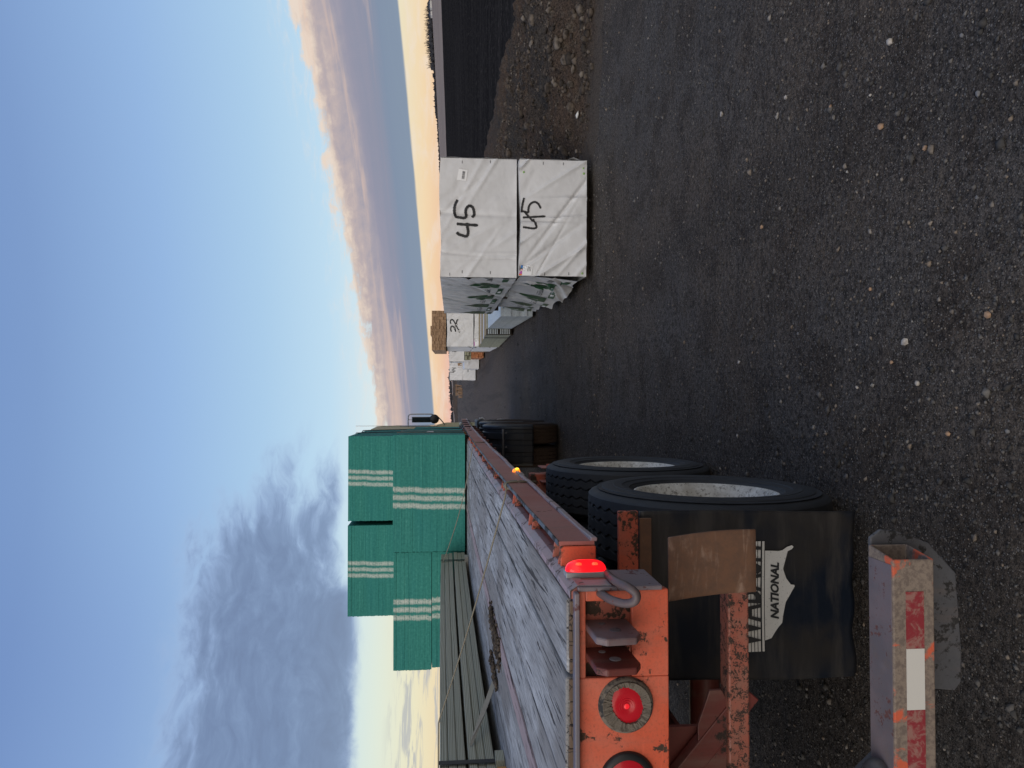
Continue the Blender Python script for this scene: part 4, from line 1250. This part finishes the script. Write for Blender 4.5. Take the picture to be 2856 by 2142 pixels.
# ==================================================================== TRUCK
TK = thing('truck_tractor', 'yellow truck with black ribbed fenders and chrome mirror bracket, hitched beyond the green bundles', 'truck', (-1.7, 12.0, 0))
prof = []
def fender(y0, name='fender'):
    """ribbed poly shell over a pair of wheels"""
    nu, nv = 60, 28
    cols = []
    for i in range(nu + 1):
        u = i / nu
        x = -.985 + .60 * u
        ridge = .018 * (1 if (.10 < u < .22 or .32 < u < .50 or .62 < u < .80 or .88 < u < .97) else 0)
        edge = -.10 * max(0, (u - .93) / .07) ** 2 - .06 * max(0, (.06 - u) / .06) ** 2
        cols.append((x, ridge + edge))
    mb = MB()
    def f(u, v):
        i = min(nu, int(round(u * nu))); x, rd = cols[i]
        ang = R(196) - R(208) * v      # from the rear drop, over the top, to the front drop
        if v < .28:
            k = v / .28; a = R(180)
            return (x, y0 - .635 - rd, .44 + (.515 - .44 + .10) * k)
        k = (v - .28) / .72; a = R(180) - R(165) * k
        rr = .625 + rd
        return (x, y0 + rr * math.cos(a), .60 + (rr - .09) * math.sin(a))
    mb.grid(f, nu, nv)
    ob = mb.build(name, M_poly, TK, smooth=45)
    q = ob.modifiers.new('thick', 'SOLIDIFY'); q.thickness = .012
    return ob


fd = fender(10.88); fender(12.25)
tb2 = MB().lathe([(0, 0), (.020, 0), (.020, -.545), (0, -.545)], (-.448, 10.17, .885), 14).build('flap_rod', M_chrome, TK, smooth=40)
for xx in (-.50, -.70, -.90):
    MB().lathe([(.021, 0), (.029, 0), (.029, -.010), (.021, -.010)], (xx, 10.17, .885), 14).box(xx - .008, xx, 10.16, 10.24, .83, .87).build('rod_clip', M_chrome, tb2)
dual('truck_wheel', (-.535, 10.9, .505), TK, M_tyre_dusty, Rr=.51, segs=96)
dual('truck_wheel', (-.535, 12.27, .505), TK, M_tyre_dusty, Rr=.51, segs=96)
MB().box(-1.3, -1.18, 10.3, 17, .75, 1.05).box(-2.2, -2.08, 10.3, 17, .75, 1.05).build('chassis_rail', M_black, TK)
mb = MB()
cabp = [(14.3, 1.25), (14.3, 2.75), (14.42, 3.1), (14.7, 3.28), (15.9, 3.30), (16.5, 2.9), (16.9, 2.0), (18.3, 1.8), (18.4, .9), (16.9, .7), (15.0, .8)]
mb.prism(cabp, 0, -2.82, -.625)
MBc = mb.build('cab', M_yellow, TK, bevel=.05, seg=3)
MB().box(-.6265, -.6215, 15.7, 16.45, 1.95, 2.75).build('window', M_glass, MBc)
MB().lathe([(0, 0), (.30, 0), (.30, -.0), (.30, 1.1), (0, 1.1)], (-.72, 13.3, .62), 24, 1).build('fuel_tank', M_chrome, TK, smooth=40)
MB().prism([(12.95, 1.0), (12.95, 1.16), (13.6, 1.18), (14.2, 1.12), (14.2, 1.0)], 0, -1.0, -.40).build('side_fairing', M_poly, TK, bevel=.03)
# mirror on its bracket
br = MB().tube(smoothpath([(-.62, 16.6, 2.62), (-.45, 16.6, 2.62), (-.385, 16.6, 2.59), (-.372, 16.6, 2.50), (-.372, 16.6, 2.12), (-.385, 16.6, 2.06), (-.44, 16.6, 1.93), (-.62, 16.6, 1.77)], 5), .013, 8).build('mirror_bracket', M_chrome, TK, smooth=60)
MB().box(-.565, -.435, 16.57, 16.66, 2.10, 2.535).build('mirror_glass', M_glass, br, bevel=.01)
MB().tube([(-.50, 16.6, 2.53), (-.50, 16.6, 2.63)], .008, 6).build('mirror_stay', M_chrome, br)
MB().lathe([(0, -.03), (.06, -.027), (.098, -.012), (.108, 0), (.095, .05), (.04, .08), (0, .085)], (-.485, 16.56, 2.015), 28, 1).build('round_mirror', M_black, br, smooth=60)
an = MB().tube([(-.615, 15.9, 1.9), (-.615, 15.9, 3.72)], .006, 5).build('antenna', M_chrome, TK)
# step plates and clamps standing proud of the front fender
MB().box(-.395, -.375, 13.0, 14.0, 1.02, 1.03).box(-.39, -.378, 13.2, 13.7, 1.03, 1.09).build('step', M_chrome, TK)


# ==================================================================== ROW OF BUNDLES
ROW = R(-2.03)


def wrinkle(u, v, seed, amp):
    """folds of the stretched wrap: long soft creases running towards the lower corner"""
    s_ = 0
    r_ = random.Random(seed)
    for k in range(13):
        cx_, cy_ = r_.uniform(-.1, 1.3), r_.uniform(-.1, 1.0)
        a = r_.uniform(.45, 1.15) if r_.random() < .7 else r_.uniform(1.4, 1.7)
        d = (u - cx_) * math.sin(a) + (v - cy_) * math.cos(a)
        l = (u - cx_) * math.cos(a) - (v - cy_) * math.sin(a)
        wd = r_.uniform(.010, .028); ln = r_.uniform(.3, .8)
        s_ += r_.uniform(1.4, 3.0) * math.exp(-(d / wd) ** 2) * math.exp(-(l / ln) ** 2) * r_.choice((1, 1, -1))
    return s_ * amp


def wrapped(label, loc, yaw, w, l, h, seed, mat=None, side=None, amp=.008, res=92, group='white wrapped lumber bundles in the row', flare=0, runners=True):
    root = thing('lumber_bundle', label, 'lumber bundle', loc, yaw, group)
    mat = mat or M_wrap
    F = lambda u, v: (u, wrinkle(u, v, seed, -amp) + .012 * ((2 * u / w - 1) ** 4) - .006, v + .010 * math.sin(u * 5 + seed) * (v > h - .001))
    def Lf(y, z):
        fl_ = flare * (1 - z / h) ** 1.5 * (.25 + .75 * math.sin(min(1, y / l * 1.2) * math.pi / 1.2) + .20 * math.sin(y * 5 + 1) * (1 - z / h))
        return (-.006 + wrinkle(y * .5, z, seed + 5, -amp * 1.2) - fl_, y, z)
    mb = MB()
    mb.grid(lambda a, b: F(a * w, b * h), res, int(res * .7))
    ragged = lambda y: (.03 + .07 * max(0, math.sin(y * 1.7 + seed)) + .018 * math.sin(y * 6.3)) if flare else 0
    mb.grid(lambda a, b: (lambda y, z: Lf(y, z))(l * a, ragged(l * a) * (1 - b) + h * b), res, int(res * .7))
    mb.grid(lambda a, b: (a * w, b * l, h + .010 * math.sin(a * w * 5 + seed) * (1 - b) + .012 * math.sin(a * 9) * math.sin(b * 13)), 10, 12)
    mb.grid(lambda a, b: (w + .004 + wrinkle(a, b, seed + 9, amp), a * l, b * h), 14, 10)
    mb.grid(lambda a, b: (a * w, l, b * h), 2, 2)
    mb.grid(lambda a, b: (a * w, b * l, .0), 2, 2)
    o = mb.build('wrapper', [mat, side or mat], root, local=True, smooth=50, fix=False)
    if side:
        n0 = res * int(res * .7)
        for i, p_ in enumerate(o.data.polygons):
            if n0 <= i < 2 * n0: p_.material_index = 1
    if runners:
        for yy in (.3, l / 2, l - .4):
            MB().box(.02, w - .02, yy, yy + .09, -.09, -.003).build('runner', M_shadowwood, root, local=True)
    root['_w'] = 0; del root['_w']
    return root, F, Lf


def stroke(root, F, pts, wd, oz, name='painted_number'):
    P = smoothpath([(p[0], 0, p[1]) for p in pts], 7)
    vv = []; ff = []
    r_ = random.Random(len(pts))
    for i, p_ in enumerate(P):
        a, b = P[max(i - 1, 0)], P[min(i + 1, len(P) - 1)]
        d = (b - a).normalized(); nn = Vector((-d.z, 0, d.x))
        e = wd * (1 if 0 < i < len(P) - 1 else .55) * (1 + .12 * math.sin(i * 1.7))
        for s_ in (-1, 0, 1):
            q = p_ + nn * e * s_
            x, y, z = F(q.x, q.z - oz)
            vv.append((x, y - .0060, z))
    for i in range(len(P) - 1):
        ff += [(i * 3, i * 3 + 1, i * 3 + 4, i * 3 + 3), (i * 3 + 1, i * 3 + 2, i * 3 + 5, i * 3 + 4)]
    return MB().raw(vv, ff).build(name, M_ink, root, local=True, fix=False)


def patch(root, name, poly, mat, fn, n=6):
    """quad print: corners lower-left, lower-right, upper-right, upper-left in (u, v)"""
    p00, p10, p11, p01 = map(Vector, poly)
    def f(a, b):
        q = (p00 * (1 - a) + p10 * a) * (1 - b) + (p01 * (1 - a) + p11 * a) * b
        return fn(q.x, q.y)
    return MB().grid(f, n, n).build(name, mat, root, local=True, fix=False)


def conifer(y0, y1, z0, z1):
    """printed tree emblem outline in (y, z), slim jagged flame of a tree with side leaders"""
    w = y1 - y0; h = z1 - z0; X = lambda a: y0 + w * a; Z = lambda b: z0 + h * b
    trunk = [(.1, 0), (.9, 0), (.9, .24), (.1, .24)]
    main = [(.36, .24), (.64, .24), (.70, .45), (.66, .66), (.58, .84), (.50, 1.0), (.42, .84), (.34, .66), (.30, .45)]
    lf = [(.0, .24), (.22, .24), (.18, .4), (.24, .58), (.18, .70), (.06, .52)]
    rt = [(.78, .24), (1.0, .24), (.94, .52), (.82, .70), (.76, .58), (.82, .4)]
    return [[(X(a), Z(b)) for a, b in q] for q in (trunk, main, lf, rt)]


def print_poly(root, name, polys, mat, fn):
    mb = MB()
    for poly in polys:
        bm = bmesh.new(); bm.faces.new([bm.verts.new((a, b, 0)) for a, b in poly]); bmesh.ops.triangulate(bm, faces=bm.faces)
        for _ in range(2):
            bmesh.ops.subdivide_edges(bm, edges=[e for e in bm.edges if e.calc_length() > .07], cuts=1, use_grid_fill=False)
            bmesh.ops.triangulate(bm, faces=bm.faces)
        bm.verts.index_update()
        mb.raw([fn(v.co.x, v.co.y) for v in bm.verts], [tuple(q.index for q in f_.verts) for f_ in bm.faces]); bm.free()
    return mb.build(name, mat, root, local=True, fix=False)


def logo_side(root, Lf, l, h, scale_=1.0, warp=None):
    """rows of printed tree emblems with dark lettering and green blocks along the side"""
    off = lambda y, z: (lambda q: (q[0] - .009, q[1], q[2]))(Lf(*(warp(y, z) if warp else (y, z))))
    k = 0; y = .38
    while y < l - .4:
        print_poly(root, 'tree_emblem', conifer(y, y + .56, .15, .55), M_gink, off)
        if y + 1.2 < l:
            patch(root, 'green_block', [(y + .60, .075), (y + 1.22, .075), (y + 1.22, .145), (y + .60, .145)], M_gink, off, 3)
            patch(root, 'pale_mark', [(y + .78, .09), (y + 1.04, .09), (y + 1.04, .13), (y + .78, .13)], M_paper, lambda a, b: (lambda q: (q[0] - .002, q[1], q[2]))(off(a, b)), 2)
            for q in range(5):
                a = y + .68 + q * .10
                patch(root, 'lettering', [(a, .235), (a + .022, .235), (a + .022, .285), (a, .285)], M_tink, off, 2)
                patch(root, 'lettering', [(a + .03, .235), (a + .07, .235), (a + .07, .247), (a + .03, .247)], M_tink, off, 2)
                if q % 2: patch(root, 'lettering', [(a + .03, .262), (a + .07, .262), (a + .07, .272), (a + .03, .272)], M_tink, off, 2)
            patch(root, 'lettering', [(y + .70, .30), (y + 1.0, .30), (y + 1.0, .306), (y + .70, .306)], M_tink, off, 2)
        y += 1.31; k += 1
    for q in range(3):
        patch(root, 'lettering', [(.02 + q * .06, .27), (.06 + q * .06, .27), (.06 + q * .06, .335), (.02 + q * .06, .335)], M_tink, off, 2)
    patch(root, 'green_block', [(.03, .085), (.30, .085), (.30, .15), (.03, .15)], M_gink, off, 3)
    patch(root, 'green_block', [(l - .30, .03), (l - .02, .03), (l - .02, .10), (l - .30, .10)], M_gink, off, 3)


def staples(root, F, pts, name='staple'):
    for u, v in pts:
        patch(root, name, [(u - .016, v - .003), (u + .016, v - .003), (u + .016, v + .003), (u - .016, v + .003)], M_ink, lambda a, b: (lambda q: (q[0], q[1] - .004, q[2]))(F(a, b)), 1)


# -- two bundles numbered 45, one on the other
Y0 = 8.05
b45u, Fu, Lu = wrapped('upper white wrapped lumber bundle sprayed 45 with a barcode slip', (1.372, Y0, .885), ROW, 1.345, 4.85, .868, 3, side=M_wrap_shaded, amp=.0065)
for s_ in ([(.503, 1.567), (.482, 1.545), (.472, 1.512), (.46, 1.463), (.48, 1.442), (.523, 1.439), (.566, 1.447), (.613, 1.453)], [(.599, 1.567), (.593, 1.481), (.586, 1.326)],
           [(.873, 1.557), (.823, 1.582), (.761, 1.594), (.712, 1.589), (.673, 1.573)], [(.677, 1.579), (.671, 1.53), (.667, 1.481), (.69, 1.46), (.739, 1.466), (.776, 1.457), (.804, 1.426), (.79, 1.389), (.741, 1.371), (.704, 1.371), (.676, 1.395)]):
    stroke(b45u, Fu, s_, .0155, .885)
fo = lambda F, o: (lambda a, b: (lambda q: (q[0], q[1] - o - .0015, q[2]))(F(a, b)))
sl = patch(b45u, 'barcode_slip', [(1.085, .574), (1.209, .557), (1.222, .657), (1.095, .679)], M_paper, fo(Fu, .004))
rot = lambda a, b: (1.088 + .985 * a * .125 + .10 * b * .11, .574 - .125 * .135 * a + .985 * b * .105)
def slip(u, v):
    x = 1.086 + u * .124 + v * .011; z = .575 - u * .017 + v * .103
    return fo(Fu, .0062)(x, z)
put_text('lettering', 'PREMIUM', .02, (.06, .60), M_ink, b45u, slip, bold=.0003, fit=.78, height=.17)
put_text('lettering', '006223178', .02, (.10, .06), M_ink, b45u, slip, fit=.76, height=.10)
mb = MB(); u = .12; br_ = random.Random(4)
while u < .86:
    wbar = br_.choice((.012, .012, .024, .034))
    mb.raw([slip(u, .22), slip(u + wbar, .22), slip(u + wbar, .52), slip(u, .52)], [(0, 1, 2, 3)]); u += wbar + br_.choice((.014, .022, .03))
mb.build('barcode', M_ink, b45u, local=True, fix=False)
staples(b45u, Fu, [(.06, .62), (.055, .30), (1.30, .62), (1.31, .30), (.03, .76)])
logo_side(b45u, Lu, 4.85, .868)
pb = MB()
offR = lambda a, b: (1.345 + .014 + .004, a, b)
for z in (.14, .27, .40):
    patch(b45u, 'green_block', [(.02, z), (.5, z), (.5, z + .09), (.02, z + .09)], M_gink, lambda a, b: (1.345 + .012 + wrinkle(a / 4.85, b / .868, 12, .0065), a, b), 3)

b45l, Fl, Ll = wrapped('lower white wrapped lumber bundle sprayed 45, loose printed wrap at its side', (1.388, Y0 - .05, .09), ROW - R(1.2), 1.31, 4.75, .762, 8, side=M_wrap_shaded, amp=.011, flare=.16)
for s_ in ([(.562, .82), (.555, .765), (.548, .703), (.559, .668), (.587, .671), (.624, .693), (.653, .705)], [(.669, .822), (.677, .715), (.688, .563)], [(.889, .809), (.827, .824), (.771, .833), (.725, .837)],
           [(.742, .839), (.735, .802), (.729, .762), (.766, .759), (.804, .749), (.835, .721), (.845, .683), (.825, .646), (.774, .617)], [(.734, .802), (.691, .765), (.624, .702)]):
    stroke(b45l, Fl, [(a - .015, b) for a, b in s_], .0115, .09)
lab = patch(b45l, 'size_label', [(.005, .630), (.115, .615), (.12, .725), (.005, .742)], M_paper, fo(Fl, .0045))
for k, (c_, a0, a1) in enumerate((('orange', 0, .14), ('pink', .14, .40), ('red', .40, .62), ('teal', .62, .76), ('blue', .76, 1))):
    x0_, x1_ = .005 + .115 * a0, .005 + .115 * a1
    patch(b45l, 'label_stripe', [(x0_, .740 - .017 * a0), (x1_, .740 - .017 * a1), (x1_, .764 - .017 * a1), (x0_, .764 - .017 * a0)], INK[c_], fo(Fl, .0055), 1)
patch(b45l, 'label_picture', [(.055, .700), (.112, .692), (.112, .722), (.055, .730)], M_ink, fo(Fl, .0058), 1)
put_text('lettering', '2x6', .03, (.015, .690), M_ink, b45l, lambda a, b: fo(Fl, .0065)(a, b), bold=.0005, fit=.034, height=.022)
put_text('lettering', '16', .03, (.015, .663), M_ink, b45l, lambda a, b: fo(Fl, .0065)(a, b), fit=.02, height=.015)
for k in range(3):
    patch(b45l, 'label_text', [(.05, .640 + k * .016), (.105, .633 + k * .016), (.105, .638 + k * .016), (.05, .645 + k * .016)], M_tink, fo(Fl, .0065), 1)
for u, v, rr in ((1.165, .722, .012), (1.225, -.02 + .06, .010), (1.165, .035, .013), (.035, .045, .012)):
    q = fo(Fl, .004)(u, v)
    MB().lathe([(0, -.006), (rr * .7, -.005), (rr, 0), (rr, .004)], q, 12, 1).build('green_cap', M_lime, b45l, local=True)
staples(b45l, Fl, [(1.27, .70), (1.27, .50), (1.27, .27), (.02, .48), (.03, .20)])
logo_side(b45l, Ll, 4.75, .762, warp=lambda y, z: (y + .12 * math.sin(z * 6), z + .07 + .04 * math.sin(y * 2.0)))

# -- bare board bundles behind them
def bare(label, loc, yaw, w, l, h, nx, nz, mat, group='bare board bundles in the row', gap=.0025, jag=.012, runners=True, seed=1, topmat=None, extra=0):
    root = thing('board_bundle', label, 'board bundle', loc, yaw, group)
    r_ = random.Random(seed); mb = MB(); bw_, bh_ = w / nx, h / nz
    for k in range(nz):
        for i in range(nx):
            if 0 < i < nx - 1 and 0 < k < nz - 1:
                y1 = .5
            else:
                y1 = l - r_.uniform(0, jag)
            a = r_.uniform(-jag, jag)
            mb.box(i * bw_ + gap * r_.uniform(.2, 1), (i + 1) * bw_ - gap * r_.uniform(.2, 1), a, y1, k * bh_ + gap * r_.uniform(.1, .8), (k + 1) * bh_ - gap * r_.uniform(.1, .8))
    for i in range(extra):
        mb.box((5 + i) * bw_, (6 + i) * bw_ - gap, 0, l, h, h + bh_)
    o = mb.build('boards', mat, root, local=True, fix=False); o['kind'] = 'stuff'
    mb2 = MB().box(.01, w - .01, .45, l - .1, .02, h - .02).build('core', M_shadowwood, root, local=True)
    if runners:
        for yy in (.3, l / 2, l - .4):
            MB().box(0, w, yy, yy + .09, -.085, -.002).build('runner', M_shadowwood, root, local=True)
    return root


bp = bare('pale primed board bundle just beyond the 45 pair', (1.56, 13.5, .075), R(-2.75), 1.15, 4.75, .612, 8, 12, M_primed, jag=.02, seed=4)
bo = bare('olive board bundle with tan sheets lying on its top', (1.645, 18.32, .075), R(-.2), 1.3, 4.95, .645, 9, 12, M_olive, jag=.02, seed=6)
mb = MB()
for k in range(13):
    if k != 6:
        z = .04 + k * .045
        MB().box(.01, .135, -.05 - .02 * (k % 3), .02, z, z + .024).build('board_end', M_primed, bo, local=True)
MB().box(-.01, .14, -.02, .005, .0, .65).build('end_gap_shade', M_shadowwood, bo, local=True)  # dark sheet standing in for the shade between the board ends
for k, (ya, yb_) in enumerate(((.10, 1.0), (1.75, 2.9), (3.6, 4.75))):
    MB().box(.0, 1.28, ya, yb_, .648, .660).build('tan_sheet', M_kraft, bo, local=True)
MB().box(.01, 1.27, .02, 4.8, .6445, .6475).build('white_sheet', M_wrap, bo, local=True)
MB().box(-.012, -.002, 1.0, 1.06, -.02, .66).build('strap', M_band, bo, local=True)

# -- bundles numbered 32 with a bare pack on top
b32l, F3, L3 = wrapped('white wrapped bundle under the one sprayed 32', (1.69, 23.4, .09), ROW, 1.34, 4.9, .775, 13, amp=.010, res=26)
patch(b32l, 'purple_slip', [(.03, .62), (.25, .62), (.25, .76), (.03, .76)], M_paper, fo(F3, .005), 2)
patch(b32l, 'purple_stripe', [(.03, .765), (.25, .765), (.25, .785), (.03, .785)], INK['pink'], fo(F3, .006), 2)
b32, F32, L32 = wrapped('white wrapped bundle sprayed 32 with bare brown boards on top', (1.69, 23.4, .895), ROW, 1.34, 4.9, .872, 21, amp=.010, res=30, runners=False)
for s_ in ([(.749, 1.638), (.813, 1.654), (.871, 1.635), (.888, 1.596), (.856, 1.553), (.771, 1.5), (.707, 1.452), (.782, 1.452), (.862, 1.436), (.887, 1.397)],
           [(.492, 1.617), (.556, 1.643), (.636, 1.635), (.674, 1.596), (.642, 1.542), (.557, 1.5), (.488, 1.479)], [(.525, 1.484), (.611, 1.505), (.666, 1.495), (.664, 1.452), (.59, 1.41), (.467, 1.344)]):
    stroke(b32, F32, s_, .021, .895)
bare('bare brown board pack on top of the bundle sprayed 32', (1.575, 23.45, 1.80), ROW, 1.30, 4.8, .462, 13, 11, M_bare, group='bare board bundles in the row', jag=.02, seed=8, runners=False, extra=3)
MB_r = MB().box(1.56, 2.9, 23.5, 23.6, 1.769, 1.799)
tag(MB().box(1.60, 2.95, 23.55, 23.66, 1.772, 1.799).build('dunnage_stick', M_shadowwood), 'dark stick between the bundle sprayed 32 and the brown pack', 'timber')
tag(MB().box(1.80, 3.10, 27.4, 27.5, 1.772, 1.799).build('dunnage_stick', M_shadowwood), 'dark stick under the hidden end of the brown pack', 'timber')

# -- the group behind
bare('short bare brown board bundle squeezed between the bundle under 32 and the orange boards', (2.02, 30.2, .085), ROW, 1.2, 2.6, .80, 11, 8, M_bare, jag=.1, seed=10)
bare('orange cedar board bundle on the ground under the olive boards', (1.92, 33.9, .085), ROW, 1.2, 4.4, .58, 14, 9, M_cedar, jag=.05, seed=12)
bare('loose olive boards lying on the orange cedar bundle', (1.80, 33.9, .675), ROW - R(1), 1.3, 4.4, .305, 6, 3, M_olive, jag=.10, seed=14, gap=.02, runners=False)
b4, F4, L4 = wrapped('white wrapped bundle with a single 4 showing, on the loose olive boards', (1.745, 34.0, 1.0), ROW, 1.34, 4.6, .712, 33, amp=.012, res=22, runners=False)
for s_ in ([(.506, 1.596), (.472, 1.509), (.481, 1.377), (.551, 1.36), (.622, 1.369)], [(.621, 1.561), (.622, 1.404), (.622, 1.22)]):
    stroke(b4, F4, s_, .018, 1.0)
patch(b4, 'green_block', [(3.6, .05), (4.5, .05), (4.5, .2), (3.6, .2)], M_gink, lambda a, b: (lambda q: (q[0] - .004, q[1], q[2]))(L4(a, b)), 2)
b4w, Fw, Lw = wrapped('white wrapped bundle on the ground just past the orange cedar boards', (1.62, 39.4, .09), ROW, 1.34, 4.6, .80, 37, amp=.012, res=20)
patch(b4w, 'green_block', [(3.6, .05), (4.5, .05), (4.5, .2), (3.6, .2)], M_gink, lambda a, b: (lambda q: (q[0] - .004, q[1], q[2]))(Lw(a, b)), 2)
b44u, Fa, La = wrapped('upper white wrapped bundle sprayed 44', (1.14, 45, .90), ROW, 1.34, 4.8, .82, 41, amp=.014, res=22, runners=False)
for s_ in ([(.498, 1.69), (.487, 1.435)], [(.487, 1.435), (.591, 1.47)], [(.579, 1.585), (.568, 1.331)], [(.649, 1.574), (.673, 1.447), (.754, 1.458)], [(.765, 1.562), (.754, 1.296)]):
    stroke(b44u, Fa, [(a, min(b, 1.70)) for a, b in s_], .02, .90)
patch(b44u, 'torn_opening', [(.80, .06), (1.12, .06), (1.12, .32), (.80, .30)], M_bare, fo(Fa, .006), 2)
patch(b44u, 'green_block', [(3.9, .03), (4.7, .03), (4.7, .16), (3.9, .16)], M_gink, lambda a, b: (lambda q: (q[0] - .004, q[1], q[2]))(La(a, b)), 2)
b44l, Fb, Lb = wrapped('white wrapped bundle with small dark print, carrying the one sprayed 44', (1.13, 45, .09), ROW, 1.36, 4.8, .80, 43, amp=.014, res=22)
patch(b44l, 'green_block', [(3.9, .03), (4.7, .03), (4.7, .16), (3.9, .16)], M_gink, lambda a, b: (lambda q: (q[0] - .004, q[1], q[2]))(Lb(a, b)), 2)
patch(b44l, 'lettering', [(.50, .45), (.75, .45), (.75, .49), (.50, .49)], M_tink, fo(Fb, .006), 2)

# -- stacked pallets at the row's end
for i, (x, y, n_, lab) in enumerate(((.95, 86.0, 5, 'taller stack of worn pallets past the white bundles'), (.60, 84.0, 3, 'lower stack of worn pallets past the white bundles'))):
    for k in range(n_):
        root = thing('wooden_pallet', 'worn wooden pallet, ' + ['lowest', 'second', 'third', 'fourth', 'fifth'][k] + ' up in the ' + ('taller' if i == 0 else 'lower') + ' pallet stack', 'pallet', (x, y, float(terrain(np.array(x), np.array(y))) + k * .155), R(4 * k), 'worn pallets past the white bundles')
        for q in range(3):
            MB().box(-.55, .55, -.55 + q * .48, -.41 + q * .48, 0, .02).build('bottom_board', M_bare, root, local=True)
            MB().box(-.55 + q * .5, -.45 + q * .5, -.55, .55, .02, .11).build('bearer', M_bare, root, local=True)
        for q in range(5):
            MB().box(-.55, .55, -.55 + q * .245, -.45 + q * .245, .11, .13).build('top_board', M_bare, root, local=True)
